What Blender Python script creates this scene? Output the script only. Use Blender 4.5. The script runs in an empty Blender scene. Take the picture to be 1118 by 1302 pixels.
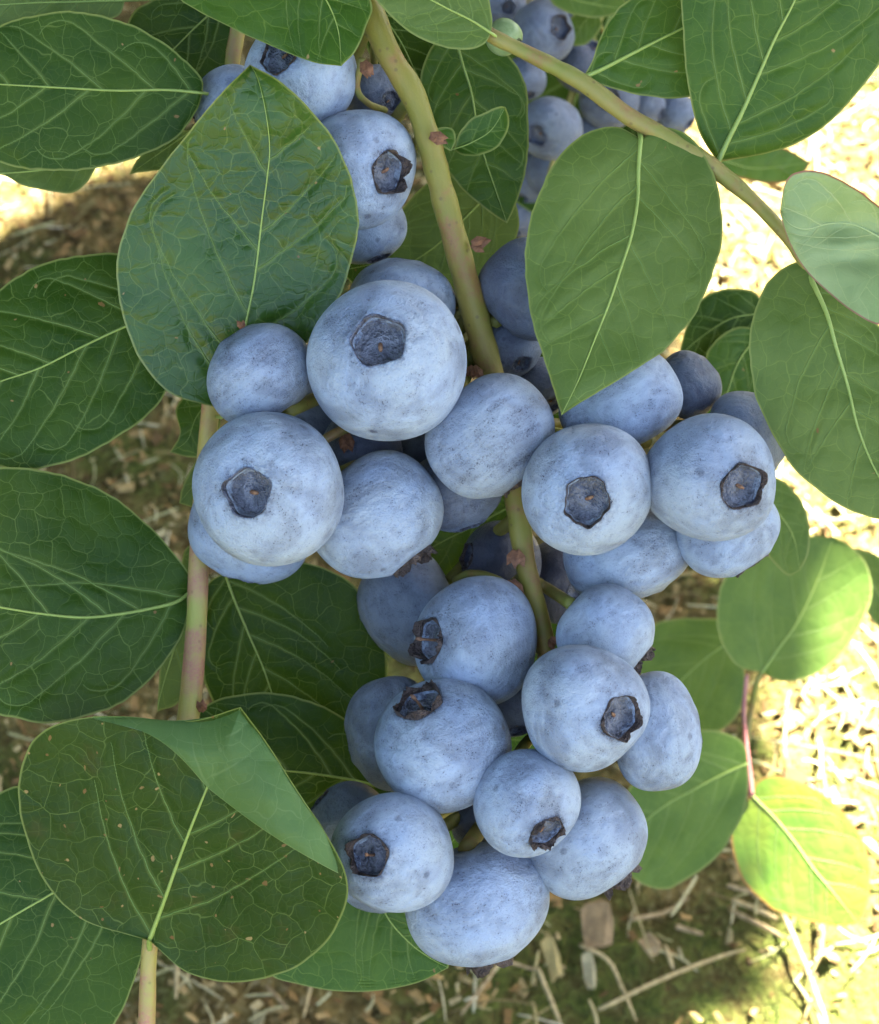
import bpy, math, random
import numpy as np
from mathutils import Vector, Matrix, Quaternion

# ------------------------------------------------------------------ camera, sky, sun, exposure
SC = bpy.context.scene
COL = SC.collection
W0, H0 = 1118.0, 1302.0
S = 0.0000955            # metres per photograph pixel at the fruit
D0 = 0.25                # distance to the fruit
PITCH = math.radians(50)
CAMZ = 0.46
CAM = np.array([0.0, 0.0, CAMZ])
RX = np.array([1.0, 0, 0])
FW = np.array([0, math.cos(PITCH), -math.sin(PITCH)])
UP = np.array([0, math.sin(PITCH), math.cos(PITCH)])

cd = bpy.data.cameras.new('camera')
cam = bpy.data.objects.new('camera', cd)
COL.objects.link(cam)
cam.location = CAM
cam.rotation_euler = (math.pi / 2 - PITCH, 0, 0)
cd.sensor_fit = 'HORIZONTAL'
cd.sensor_width = 36
cd.lens = 36 * D0 / (W0 * S)
cd.clip_start = 0.01
cd.clip_end = 500
cd.dof.use_dof = True
cd.dof.focus_distance = D0 - 0.002
cd.dof.aperture_fstop = 68
SC.camera = cam

SUN_EL, SUN_AZ = math.radians(56), math.radians(42)      # azimuth to the right of straight ahead
SUN = np.array([math.sin(SUN_AZ) * math.cos(SUN_EL), math.cos(SUN_AZ) * math.cos(SUN_EL), math.sin(SUN_EL)])
world = bpy.data.worlds.new('World')
SC.world = world
world.use_nodes = True
wn = world.node_tree
wn.nodes.clear()
sky = wn.nodes.new('ShaderNodeTexSky')
sky.sky_type = 'NISHITA'
sky.sun_disc = False
sky.sun_elevation = SUN_EL
sky.sun_rotation = SUN_AZ
sky.air_density = 1.0
sky.dust_density = 4.0
sky.ozone_density = 0.3
bg = wn.nodes.new('ShaderNodeBackground')
bg.inputs['Strength'].default_value = 0.05
wo = wn.nodes.new('ShaderNodeOutputWorld')
wn.links.new(sky.outputs[0], bg.inputs[0])
wn.links.new(bg.outputs[0], wo.inputs[0])
sd = bpy.data.lights.new('sun', 'SUN')
sd.energy = 5.0
sd.angle = math.radians(0.55)
sd.color = (1.0, 0.96, 0.89)
sun = bpy.data.objects.new('sun', sd)
COL.objects.link(sun)
sun.rotation_euler = Vector(-SUN).to_track_quat('-Z', 'Y').to_euler()
vs = SC.view_settings
vs.view_transform = 'Standard'
vs.look = 'None'
vs.exposure = 4.5
vs.gamma = 1.0
vs.use_curve_mapping = False

rng = np.random.default_rng(11)
random.seed(5)

# ------------------------------------------------------------------ helpers
def P(x, y, z):
    """photograph pixel x, y and depth z behind the fruit (in fruit pixels) -> world"""
    x = np.asarray(x, float); y = np.asarray(y, float); z = np.asarray(z, float)
    d = D0 + z * S
    a = (x - W0 / 2) * S / D0 * d
    b = -(y - H0 / 2) * S / D0 * d
    return CAM + a[..., None] * RX + b[..., None] * UP + d[..., None] * FW

def kz(z):
    return (D0 + z * S) / D0

def unproj(p):
    q = np.asarray(p, float) - CAM
    d = q @ FW
    return W0 / 2 + (q @ RX) / d * D0 / S, H0 / 2 - (q @ UP) / d * D0 / S

def on_ground(x, y, h=0.0):
    """world point where the sight line of pixel x, y meets height h"""
    r = FW + (x - W0 / 2) * S / D0 * RX - (y - H0 / 2) * S / D0 * UP
    return CAM + r * ((h - CAMZ) / r[2])

def imdir(dx, dy, dz):
    v = dx * RX - dy * UP - dz * FW
    return v / np.linalg.norm(v)

def tag(o, label=None, cat=None, group=None, kind=None):
    if label: o['label'] = label
    if cat: o['category'] = cat
    if group: o['group'] = group
    if kind: o['kind'] = kind
    return o

def link(name, me, parent=None):
    o = bpy.data.objects.new(name, me)
    COL.objects.link(o)
    if parent is not None:
        o.parent = parent
        o.matrix_parent_inverse = parent.matrix_basis.inverted()
    return o

def mesh(name, verts, faces, mat, smooth=True):
    me = bpy.data.meshes.new(name)
    if isinstance(faces, np.ndarray):
        faces = faces.tolist()
    me.from_pydata([tuple(v) for v in np.asarray(verts).tolist()], [], faces)
    me.materials.append(mat)
    if smooth:
        me.shade_smooth()
    me.update()
    return me

def fattr(me, name, vals):
    a = me.attributes.new(name, 'FLOAT', 'POINT')
    a.data.foreach_set('value', np.asarray(vals, np.float32))

def smooth01(a, b, x):
    t = np.clip((x - a) / (b - a), 0, 1)
    return t * t * (3 - 2 * t)

def curve(pts, n):
    """Catmull-Rom through pts, n points evenly spaced by arc length"""
    p = np.asarray(pts, float)
    q = np.vstack([2 * p[0] - p[1], p, 2 * p[-1] - p[-2]])
    out = []
    for i in range(1, len(q) - 2):
        t = np.linspace(0, 1, 14, endpoint=False)[:, None]
        a, b, c, d = q[i - 1], q[i], q[i + 1], q[i + 2]
        out.append(.5 * ((2 * b) + (c - a) * t + (2 * a - 5 * b + 4 * c - d) * t ** 2 + (3 * b - a - 3 * c + d) * t ** 3))
    out.append(q[-2][None])
    o = np.vstack(out)
    s = np.concatenate([[0], np.cumsum(np.linalg.norm(np.diff(o, axis=0), axis=1))])
    u = np.linspace(0, s[-1], n)
    return np.stack([np.interp(u, s, o[:, k]) for k in range(o.shape[1])], 1)

def vnoise(x, y, seed=0):
    """smooth value noise in 2-D, about -1..1"""
    xi = np.floor(x).astype(np.int64); yi = np.floor(y).astype(np.int64)
    fx = x - xi; fy = y - yi
    fx = fx * fx * (3 - 2 * fx); fy = fy * fy * (3 - 2 * fy)
    def h(a, b):
        n = (a * 374761393 + b * 668265263 + seed * 974711) & 0x7fffffff
        n = ((n ^ (n >> 13)) * 1274126177) & 0x7fffffff
        n = n ^ (n >> 16)
        return (n & 0xffff) / 32767.5 - 1
    return (h(xi, yi) * (1 - fx) + h(xi + 1, yi) * fx) * (1 - fy) + (h(xi, yi + 1) * (1 - fx) + h(xi + 1, yi + 1) * fx) * fy

def tube(pts, radii, seg=12, caps=True):
    """verts, faces of a tube along world points"""
    p = np.asarray(pts, float); r = np.broadcast_to(np.asarray(radii, float), (len(p),))
    t = np.gradient(p, axis=0)
    t /= np.linalg.norm(t, axis=1)[:, None] + 1e-12
    ref = -FW if abs(t[0] @ FW) < .9 else RX
    n = ref - (ref @ t[0]) * t[0]; n /= np.linalg.norm(n)
    V = []
    a = np.linspace(0, 2 * math.pi, seg, endpoint=False)
    for i in range(len(p)):
        n = n - (n @ t[i]) * t[i]; n /= np.linalg.norm(n)
        b = np.cross(t[i], n)
        V.append(p[i] + r[i] * (np.cos(a)[:, None] * n + np.sin(a)[:, None] * b))
    V = np.vstack(V)
    F = []
    for i in range(len(p) - 1):
        for k in range(seg):
            k2 = (k + 1) % seg
            F.append((i * seg + k, i * seg + k2, (i + 1) * seg + k2, (i + 1) * seg + k))
    if caps:
        F.append(tuple(range(seg))[::-1]); F.append(tuple(range((len(p) - 1) * seg, len(p) * seg)))
    return V, F

# ------------------------------------------------------------------ material helper
class NT:
    def __init__(s, name):
        s.m = bpy.data.materials.new(name); s.m.use_nodes = True
        s.t = s.m.node_tree; s.t.nodes.clear()
        s.out = s.n('OutputMaterial')
    def n(s, k, **kw):
        nd = s.t.nodes.new('ShaderNode' + k)
        for a, v in kw.items(): setattr(nd, a, v)
        return nd
    def put(s, sock, v):
        if isinstance(v, bpy.types.NodeSocket): s.t.links.new(v, sock)
        elif v is not None:
            if isinstance(v, (tuple, list)) and len(v) == 3 and sock.type == 'RGBA': v = (*v, 1)
            sock.default_value = v
    def math(s, op, a, b=None, c=None, clamp=False):
        nd = s.n('Math', operation=op); nd.use_clamp = clamp
        for i, v in enumerate((a, b, c)): s.put(nd.inputs[i], v)
        return nd.outputs[0]
    def ramp(s, v, lo, hi, a=0.0, b=1.0):
        nd = s.n('MapRange', interpolation_type='SMOOTHSTEP')
        for i, q in enumerate((v, lo, hi, a, b)): s.put(nd.inputs[i], q)
        return nd.outputs[0]
    def mix(s, f, a, b):
        nd = s.n('Mix', data_type='RGBA')
        s.put(nd.inputs[0], f); s.put(nd.inputs[6], a); s.put(nd.inputs[7], b)
        return nd.outputs[2]
    def noise(s, vec, scale, detail=3, rough=.55, w=None, dist=0.0):
        nd = s.n('TexNoise', noise_dimensions='4D' if w is not None else '3D')
        s.put(nd.inputs['Vector'], vec); nd.inputs['Scale'].default_value = scale
        nd.inputs['Detail'].default_value = detail; nd.inputs['Roughness'].default_value = rough
        nd.inputs['Distortion'].default_value = dist
        if w is not None: s.put(nd.inputs['W'], w)
        return nd
    def attr(s, name, kind='GEOMETRY'):
        nd = s.n('Attribute', attribute_name=name, attribute_type=kind)
        return nd
    def bsdf(s, **kw):
        nd = s.n('BsdfPrincipled')
        for k, v in kw.items(): s.put(nd.inputs[k.replace('_', ' ')], v)
        return nd
    def bump(s, h, strength, dist):
        nd = s.n('Bump'); nd.inputs['Strength'].default_value = strength; nd.inputs['Distance'].default_value = dist
        s.put(nd.inputs['Height'], h)
        return nd.outputs[0]
    def end(s, sh):
        s.t.links.new(sh, s.out.inputs['Surface']); return s.m

def leaf_material(name, dark, light, vein, under, rough=.42, spec=.5, specks=.0, transl=.22, veinamt=1.0, bump=.55, rim=(.16, .2, .05), yellow=None, mottle=None, side=.3):
    t = NT(name)
    uv = t.n('UVMap', uv_map='px').outputs[0]
    warp = t.noise(uv, 1.7, 2)
    off = t.n('VectorMath', operation='MULTIPLY_ADD')
    t.put(off.inputs[0], warp.outputs['Color']); off.inputs[1].default_value = (.42, .42, 0); t.put(off.inputs[2], uv)
    def vor(scale, feat='DISTANCE_TO_EDGE', rnd=.85):
        v = t.n('TexVoronoi', voronoi_dimensions='2D', feature=feat)
        v.inputs['Scale'].default_value = scale; v.inputs['Randomness'].default_value = rnd
        t.put(v.inputs['Vector'], off.outputs[0])
        return v
    v1 = vor(3.0); v2 = vor(8.5)
    vd = t.attr('vd').outputs['Fac']
    ed = t.attr('ed').outputs['Fac']
    big = t.noise(uv, .9, 3).outputs[0]
    fine = t.noise(uv, 30, 2).outputs[0]
    fade = t.ramp(t.noise(uv, 1.3, 2).outputs[0],   .3, .6, .4, 1.0)      # the net shows more in some places
    m2 = t.math('MULTIPLY', t.math('SUBTRACT', 1.0, t.ramp(vd, .4, 3.0)), side)
    m3 = t.math('MULTIPLY', t.math('SUBTRACT', 1.0, t.ramp(v1.outputs['Distance'], .002, .028)), t.math('MULTIPLY', fade, .34))
    m4 = t.math('MULTIPLY', t.math('SUBTRACT', 1.0, t.ramp(v2.outputs['Distance'], .0, .06)), t.math('MULTIPLY', fade, .10))
    vm = t.math('MAXIMUM', m2, t.math('MAXIMUM', m3, m4))
    vm = t.math('MULTIPLY', vm, veinamt, clamp=True)
    col = t.mix(t.ramp(big, .32, .68), dark, light)
    if yellow: col = t.mix(t.ramp(t.noise(uv, .55, 2).outputs[0], .45, .7), col, yellow)
    if mottle: col = t.mix(t.math('MULTIPLY', t.ramp(t.noise(uv, 2.2, 3).outputs[0], .55, .75), .7), col, mottle)
    col = t.mix(t.math('MULTIPLY', t.ramp(fine, .35, .7), .18), col, light)
    col = t.mix(vm, col, vein)
    col = t.mix(t.math('SUBTRACT', 1.0, t.ramp(ed, 1.2, 3.6)), col, rim)
    # dead specks
    sp = t.n('TexVoronoi', voronoi_dimensions='2D', feature='F1'); sp.inputs['Scale'].default_value = 4.3
    t.put(sp.inputs['Vector'], off.outputs[0])
    sc = t.n('SeparateColor'); t.put(sc.inputs[0], sp.outputs['Color'])
    on = t.math('LESS_THAN', sc.outputs[0], specks)
    rad = t.math('MULTIPLY_ADD', sc.outputs[1], .12, -.02)
    nd = t.math('ADD', sp.outputs['Distance'], t.math('MULTIPLY', t.math('SUBTRACT', t.noise(uv, 16, 3).outputs[0], .5), .26))
    sm = t.math('MULTIPLY', on, t.math('SUBTRACT', 1.0, t.ramp(t.math('SUBTRACT', nd, rad), -.02, .03)))
    col = t.mix(sm, col, t.mix(sc.outputs[2], (.15, .085, .025), (.30, .22, .08)))
    geo = t.n('NewGeometry')
    ucol = t.mix(t.math('MULTIPLY', vm, .8), under, vein)
    fcol = t.mix(geo.outputs['Backfacing'], col, ucol)
    h = t.math('ADD', t.ramp(v1.outputs['Distance'], .0, .30), t.math('MULTIPLY', t.ramp(v2.outputs['Distance'], .0, .14), .25))
    h = t.math('ADD', h, t.math('MULTIPLY', fine, .05))
    nrm = t.bump(h, bump * .5, .00020)
    rg = t.math('MULTIPLY_ADD', big, .22, rough - .1)
    b = t.bsdf(Base_Color=fcol, Roughness=rg, Specular_IOR_Level=spec, Normal=nrm)
    tr = t.n('BsdfTranslucent')
    hs = t.n('HueSaturation'); hs.inputs['Value'].default_value = 1.5; hs.inputs['Saturation'].default_value = 1.1
    hs.inputs['Hue'].default_value = .47
    t.put(hs.inputs['Color'], fcol); t.put(tr.inputs[0], hs.outputs[0])
    mx = t.n('MixShader'); mx.inputs[0].default_value = transl
    t.put(mx.inputs[1], b.outputs[0]); t.put(mx.inputs[2], tr.outputs[0])
    return t.end(mx.outputs[0])

VEIN = (.20, .27, .07)
UND = (.17, .25, .14)
M = {}
M['dark'] = leaf_material('leaf_dark', (.020, .052, .005), (.036, .076, .008), VEIN, UND, .42, .13, specks=.05)
M['gloss'] = leaf_material('leaf_glossy', (.021, .062, .007), (.040, .094, .012), VEIN, UND, .32, .37, specks=.06, bump=1.0)
M['speck'] = leaf_material('leaf_speckled', (.019, .047, .006), (.034, .066, .009), VEIN, UND, .42, .15, specks=.42, mottle=(.05, .055, .012))
M['mid'] = leaf_material('leaf_mid', (.034, .082, .009), (.056, .114, .014), (.19, .27, .05), UND, .42, .18, specks=.05)
M['pale'] = leaf_material('leaf_waxy', (.072, .120, .022), (.098, .150, .032), (.21, .28, .06), UND, .48, .20, specks=.03, transl=.18)
M['blue'] = leaf_material('leaf_glaucous', (.18, .27, .10), (.25, .34, .145), (.36, .42, .17), UND, .5, .4, transl=.25, rim=(.22, .10, .06))
M['yellow'] = leaf_material('leaf_yellowing', (.055, .125, .010), (.085, .16, .012), (.2, .23, .04), UND, .45, .4, specks=.03, yellow=(.13, .17, .012), rim=(.2, .10, .02), veinamt=.7)
M['under'] = leaf_material('leaf_underside', (.075, .142, .032), (.10, .175, .046), (.18, .25, .09), UND, .5, .25, veinamt=1, bump=.5, transl=.25, side=.35, rim=(.16, .22, .06))
M['soft'] = leaf_material('leaf_low', (.060, .115, .014), (.088, .15, .022), (.18, .25, .05), UND, .5, .26, veinamt=1.0, bump=.4, transl=.25)

def simple0(name, a, b, scale):
    t = NT(name)
    o = t.n('TexCoord').outputs['Object']
    c = t.mix(t.noise(o, scale, 2).outputs[0], a, b)
    return t.end(t.bsdf(Base_Color=c, Roughness=.5, Specular_IOR_Level=.3).outputs[0])

def rib_material():
    t = NT('midrib_green')
    o = t.n('TexCoord').outputs['Object']
    n = t.noise(o, 900, 3).outputs[0]
    c = t.mix(n, (.19, .26, .05), (.27, .35, .08))
    return t.end(t.bsdf(Base_Color=c, Roughness=.45, Specular_IOR_Level=.4).outputs[0])
M['rib'] = rib_material()
M['palevein'] = simple0('pale_vein', (.34, .42, .17), (.40, .47, .22), 700)
M['vein'] = simple0('side_vein', (.085, .155, .03), (.14, .21, .045), 700)

def stem_material(name, a, b, red, redamt, warts=.5):
    t = NT(name)
    o = t.n('TexCoord').outputs['Object']
    big = t.noise(o, 130, 3).outputs[0]
    fine = t.noise(o, 2600, 3, .7).outputs[0]
    rd = t.ramp(t.noise(o, 190, 4, .6).outputs[0], .62 - redamt, .78 - redamt * .6)
    rd = t.math('MULTIPLY', rd, t.ramp(fine, .25, .7, .45, 1.0))
    c = t.mix(t.ramp(big, .35, .65), a, b)
    c = t.mix(rd, c, red)
    sp = t.n('TexVoronoi', feature='F1'); sp.inputs['Scale'].default_value = 900
    t.put(sp.inputs['Vector'], o)
    sc = t.n('SeparateColor'); t.put(sc.inputs[0], sp.outputs['Color'])
    spot = t.math('MULTIPLY', t.math('LESS_THAN', sc.outputs[0], .34), t.math('SUBTRACT', 1.0, t.ramp(sp.outputs['Distance'], .10, .30)))
    c = t.mix(t.math('MULTIPLY', spot, warts), c, (.10, .06, .03))
    h = t.math('ADD', fine, t.math('MULTIPLY', big, 2.0))
    return t.end(t.bsdf(Base_Color=c, Roughness=.52, Specular_IOR_Level=.35, Normal=t.bump(h, .5, .00012)).outputs[0])
M['stem'] = stem_material('stem_yellow_green', (.185, .17, .025), (.25, .19, .04), (.24, .11, .045), .15)
M['twig'] = stem_material('stem_green', (.175, .185, .035), (.24, .205, .055), (.25, .13, .055), .13, .5)
M['cane'] = stem_material('stem_reddish', (.30, .30, .06), (.36, .27, .08), (.36, .15, .10), .21, .35)
M['pink'] = stem_material('petiole_pink', (.40, .18, .14), (.45, .20, .16), (.42, .12, .11), .3, .1)

def bract_material():
    t = NT('bract_brown')
    o = t.n('TexCoord').outputs['Object']
    n = t.noise(o, 1200, 4, .7).outputs[0]
    c = t.mix(t.ramp(n, .3, .7), (.09, .035, .015), (.24, .10, .04))
    return t.end(t.bsdf(Base_Color=c, Roughness=.7, Normal=t.bump(n, .8, .0002)).outputs[0])
M['bract'] = bract_material()

def berry_material():
    t = NT('blueberry_skin')
    o = t.n('TexCoord').outputs['Object']
    oi = t.n('ObjectInfo')
    w = t.math('MULTIPLY', oi.outputs['Random'], 57.0)
    bl = t.attr('bloom_shade', 'OBJECT').outputs['Fac']
    ring = t.attr('ring').outputs['Fac']
    patch = t.noise(o, 1.5, 4, .55, w, .6).outputs[0]
    mid = t.noise(o, 5.0, 5, .62, w).outputs[0]
    fine = t.noise(o, 38, 3, .6, w).outputs[0]
    scr = t.n('Mapping'); scr.inputs['Scale'].default_value = (1.6, 1.6, 9.0)
    t.put(scr.inputs['Vector'], o)
    streak = t.noise(scr.outputs[0], 1.0, 3, .6, w).outputs[0]
    # how much wax is left
    wax = t.ramp(patch, .33, .58, .60, 1.0)
    wax = t.math('MULTIPLY', wax, t.ramp(mid, .30, .52, .76, 1.0))
    thin = t.ramp(patch, .62, .42)                                  # 1 where the wax is thin
    sp = t.math('MULTIPLY', t.ramp(fine, .56, .68), t.math('MULTIPLY_ADD', t.ramp(mid, .6, .38), .5, .12))
    wax = t.math('SUBTRACT', wax, sp)
    wax = t.math('SUBTRACT', wax, t.math('MULTIPLY', t.ramp(streak, .6, .75), .10))
    # scuffed bands
    scf = t.attr('scuff', 'OBJECT').outputs['Fac']
    bd = t.math('MULTIPLY', t.ramp(streak, .42, .66), t.ramp(fine, .36, .58))
    wax = t.math('SUBTRACT', wax, t.math('MULTIPLY', t.math('MULTIPLY', bd, scf), .34))
    # small round rub marks
    v = t.n('TexVoronoi', feature='F1'); v.inputs['Scale'].default_value = 3.1
    wv = t.n('VectorMath', operation='ADD'); t.put(wv.inputs[0], o)
    cx = t.n('CombineXYZ'); t.put(cx.inputs[0], w); t.put(cx.inputs[1], w); t.put(wv.inputs[1], cx.outputs[0])
    t.put(v.inputs['Vector'], wv.outputs[0])
    sc = t.n('SeparateColor'); t.put(sc.inputs[0], v.outputs['Color'])
    rub = t.math('MULTIPLY', t.math('LESS_THAN', sc.outputs[0], .16),
                 t.math('SUBTRACT', 1.0, t.ramp(t.math('ADD', v.outputs['Distance'], t.math('MULTIPLY', t.math('SUBTRACT', fine, .5), .3)), .12, .26)))
    wax = t.math('SUBTRACT', wax, t.math('MULTIPLY', rub, .38))
    # pin-prick dots
    v2 = t.n('TexVoronoi', feature='F1'); v2.inputs['Scale'].default_value = 15.0
    t.put(v2.inputs['Vector'], wv.outputs[0])
    sc2 = t.n('SeparateColor'); t.put(sc2.inputs[0], v2.outputs['Color'])
    dot = t.math('MULTIPLY', t.math('LESS_THAN', sc2.outputs[0], .3), t.math('SUBTRACT', 1.0, t.ramp(v2.outputs['Distance'], .07, .2)))
    wax = t.math('SUBTRACT', wax, t.math('MULTIPLY', dot, .30))
    # ragged worn ring at the crown, plus painted shade on the crater wall
    rr = t.math('MULTIPLY', ring, t.ramp(t.noise(o, 9, 4, .7, w).outputs[0], .36, .60))
    wax = t.math('SUBTRACT', wax, t.math('MULTIPLY', rr, .42))
    wax = t.math('MULTIPLY', wax, bl, clamp=True)  # low values also paint the shade on gap berries
    skin = t.mix(mid, (.016, .020, .045), (.034, .031, .054))
    wc = t.mix(t.ramp(t.noise(o, 1.1, 2, .5, t.math('ADD', w, 9.0)).outputs[0], .38, .64), (.290, .360, .470), (.316, .374, .440))
    col = t.mix(wax, skin, wc)
    h = t.math('ADD', t.math('MULTIPLY', fine, .35), t.math('ADD', mid, t.math('MULTIPLY', patch, 1.5)))
    rg = t.math('MULTIPLY_ADD', wax, .30, .38)
    b = t.bsdf(Base_Color=col, Roughness=rg, Specular_IOR_Level=.35, Normal=t.bump(h, .35, .014))
    b.inputs['Sheen Weight'].default_value = .05
    b.inputs['Sheen Roughness'].default_value = .5
    return t.end(b.outputs[0])
M['berry'] = berry_material()

def simple(name, a, b, scale, rough=.7, bumpd=.0, spec=.3, detail=4):
    t = NT(name)
    o = t.n('TexCoord').outputs['Object']
    n = t.noise(o, scale, detail, .65).outputs[0]
    c = t.mix(t.ramp(n, .3, .7), a, b)
    nr = t.bump(n, .7, bumpd) if bumpd else None
    return t.end(t.bsdf(Base_Color=c, Roughness=rough, Specular_IOR_Level=spec, Normal=nr).outputs[0])
M['calyx'] = simple('calyx_floor', (.075, .078, .095), (.215, .225, .26), 3, .8, .010, .12)
M['crown'] = simple('calyx_crown', (.030, .021, .019), (.13, .095, .08), 3.5, .55, .03)
M['softcrown'] = simple('calyx_rim', (.06, .045, .042), (.20, .225, .30), 3.2, .7, .03, .15)
M['style'] = simple('dry_style', (.10, .05, .03), (.24, .13, .07), 9, .6)
M['greenskin'] = simple('unripe_skin', (.17, .25, .10), (.24, .32, .15), 2.2, .45)

# ------------------------------------------------------------------ ground
def terrain(x, y):
    h = .006 * vnoise(x * 9, y * 9, 3) + .003 * vnoise(x * 31, y * 31, 4) + .0016 * vnoise(x * 90, y * 90, 5) + .0010 * vnoise(x * 230, y * 230, 6)
    # low ridge of heaped mulch far left
    d = (y - (.66 + .55 * (x + .12)))
    h = h + .030 * np.exp(-(d / .045) ** 2) * smooth01(.03, -.07, x) * (1 + .25 * vnoise(x * 40, y * 40, 8))
    near = smooth01(1.6, .8, np.hypot(x, y - .5))
    return h * near

def mossy(x, y):
    # a bare damp mossy hollow
    p = on_ground(835, 1275)
    return np.exp(-((x - p[0]) / .045) ** 2 - ((y - p[1]) / .030) ** 2)

def ground():
    def axis(lo, hi, step, far):
        core = np.arange(lo, hi + 1e-9, step)
        g, s, out = hi, step, []
        while g < far:
            s *= 1.35; g += s; out.append(g)
        g, s, out2 = lo, step, []
        while g > -far:
            s *= 1.35; g -= s; out2.append(g)
        return np.concatenate([out2[::-1], core, out])
    xs = axis(-.32, .32, .0028, 120); ys = axis(.10, .85, .0028, 120)
    X, Y = np.meshgrid(xs, ys)
    Z = terrain(X, Y)
    nx, ny = len(xs), len(ys)
    V = np.stack([X, Y, Z], -1).reshape(-1, 3)
    i = np.arange(nx * ny).reshape(ny, nx)
    F = np.stack([i[:-1, :-1], i[:-1, 1:], i[1:, 1:], i[1:, :-1]], -1).reshape(-1, 4)
    t = NT('mulch_soil')
    o = t.n('TexCoord').outputs['Object']
    a = t.math('ADD', t.noise(o, 14, 5, .65).outputs[0], t.attr('damp').outputs['Fac']); b = t.noise(o, 120, 5, .7).outputs[0]; c = t.noise(o, 480, 4, .7).outputs[0]
    col = t.mix(t.ramp(b, .35, .65), (.07, .048, .013), (.23, .165, .05))
    col = t.mix(t.math('MULTIPLY', t.ramp(c, .5, .75), .55), col, (.48, .41, .23))
    moss = t.math('MULTIPLY', t.ramp(a, .43, .58), t.ramp(b, .3, .6))
    col = t.mix(moss, col, t.mix(t.ramp(c, .35, .65), (.04, .055, .010), (.11, .125, .022)))
    h = t.math('ADD', t.math('MULTIPLY', b, 1.0), t.math('MULTIPLY', c, .5))
    m = t.end(t.bsdf(Base_Color=col, Roughness=.9, Specular_IOR_Level=.15, Normal=t.bump(h, 1.0, .004)).outputs[0])
    gm = mesh('ground', V, F, m)
    fattr(gm, 'damp', .22 * mossy(V[:, 0], V[:, 1]))
    o = link('ground', gm)
    tag(o, 'brown mulch and moss covered soil under the bush', kind='structure')
ground()

def debris_material(name, cols, rough=.8):
    t = NT(name)
    k = t.attr('tone').outputs['Fac']
    r = t.n('ValToRGB'); t.put(r.inputs[0], k)
    cr = r.color_ramp
    while len(cr.elements) < len(cols): cr.elements.new(.5)
    for i, c in enumerate(cols):
        cr.elements[i].position = i / (len(cols) - 1); cr.elements[i].color = (*c, 1)
    o = t.n('TexCoord').outputs['Object']
    n = t.noise(o, 900, 3, .7).outputs[0]
    c = t.mix(t.math('MULTIPLY', t.ramp(n, .35, .7), .45), r.outputs[0], (.07, .048, .018))
    return t.end(t.bsdf(Base_Color=c, Roughness=rough, Specular_IOR_Level=.2, Normal=t.bump(n, .5, .0005)).outputs[0])

def rand_rot(n, tilt):
    """n rotation matrices: spin about z after a random tilt"""
    a = rng.uniform(0, 2 * np.pi, n); b = rng.normal(0, tilt, n); c = rng.normal(0, tilt, n)
    ca, sa, cb, sb, cc, sc = np.cos(a), np.sin(a), np.cos(b), np.sin(b), np.cos(c), np.sin(c)
    z, o = np.zeros(n), np.ones(n)
    Rz = np.stack([ca, -sa, z, sa, ca, z, z, z, o], -1).reshape(n, 3, 3)
    Ry = np.stack([cb, z, sb, z, o, z, -sb, z, cb], -1).reshape(n, 3, 3)
    Rx = np.stack([o, z, z, z, cc, -sc, z, sc, cc], -1).reshape(n, 3, 3)
    return Rz @ Ry @ Rx

def frame_points(n, ymin=.12, ymax=.84):
    """random ground spots, in and round the view"""
    x = rng.uniform(-.30, .30, n); y = rng.uniform(ymin, ymax, n)
    return x, y

# wood chips and bark crumbs, far too many to count
def chips():
    x, y = frame_points(33000)
    kp = rng.uniform(0, 1, len(x)) > .85 * mossy(x, y)
    x, y = x[kp], y[kp]; n = len(x)
    L = np.exp(rng.normal(math.log(.0025), .48, n)).clip(.001, .007)
    Wd = L * rng.uniform(.22, .7, n); T = Wd * rng.uniform(.15, .45, n)
    sg = np.array([(-1, -1, -1), (1, -1, -1), (1, 1, -1), (-1, 1, -1), (-1, -1, 1), (1, -1, 1), (1, 1, 1), (-1, 1, 1)], float)
    v = sg[None] * .5 * np.stack([L, Wd, T], -1)[:, None] * rng.uniform(.35, 1.15, (n, 8, 1))
    v[:, :, 2] += (v[:, :, 0] ** 2) * rng.normal(0, 40, (n, 1))
    v = np.einsum('nij,nkj->nki', rand_rot(n, .45), v)
    v += np.stack([x, y, terrain(x, y) + T * .3 + rng.uniform(0, .0025, n)], -1)[:, None]
    q = np.array([(0, 3, 2, 1), (4, 5, 6, 7), (0, 1, 5, 4), (1, 2, 6, 5), (2, 3, 7, 6), (3, 0, 4, 7)])
    F = (q[None] + 8 * np.arange(n)[:, None, None]).reshape(-1, 4)
    m = debris_material('wood_chips', [(.05, .028, .009), (.15, .085, .026), (.27, .165, .055), (.38, .27, .105), (.52, .42, .21)])
    me = mesh('wood_chips', v.reshape(-1, 3), F, m, smooth=False)
    fattr(me, 'tone', np.repeat(rng.beta(1.6, 1.7, n), 8))
    tag(link('wood_chips', me), 'brown wood chips and bark crumbs covering the soil', kind='stuff')
chips()

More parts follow.
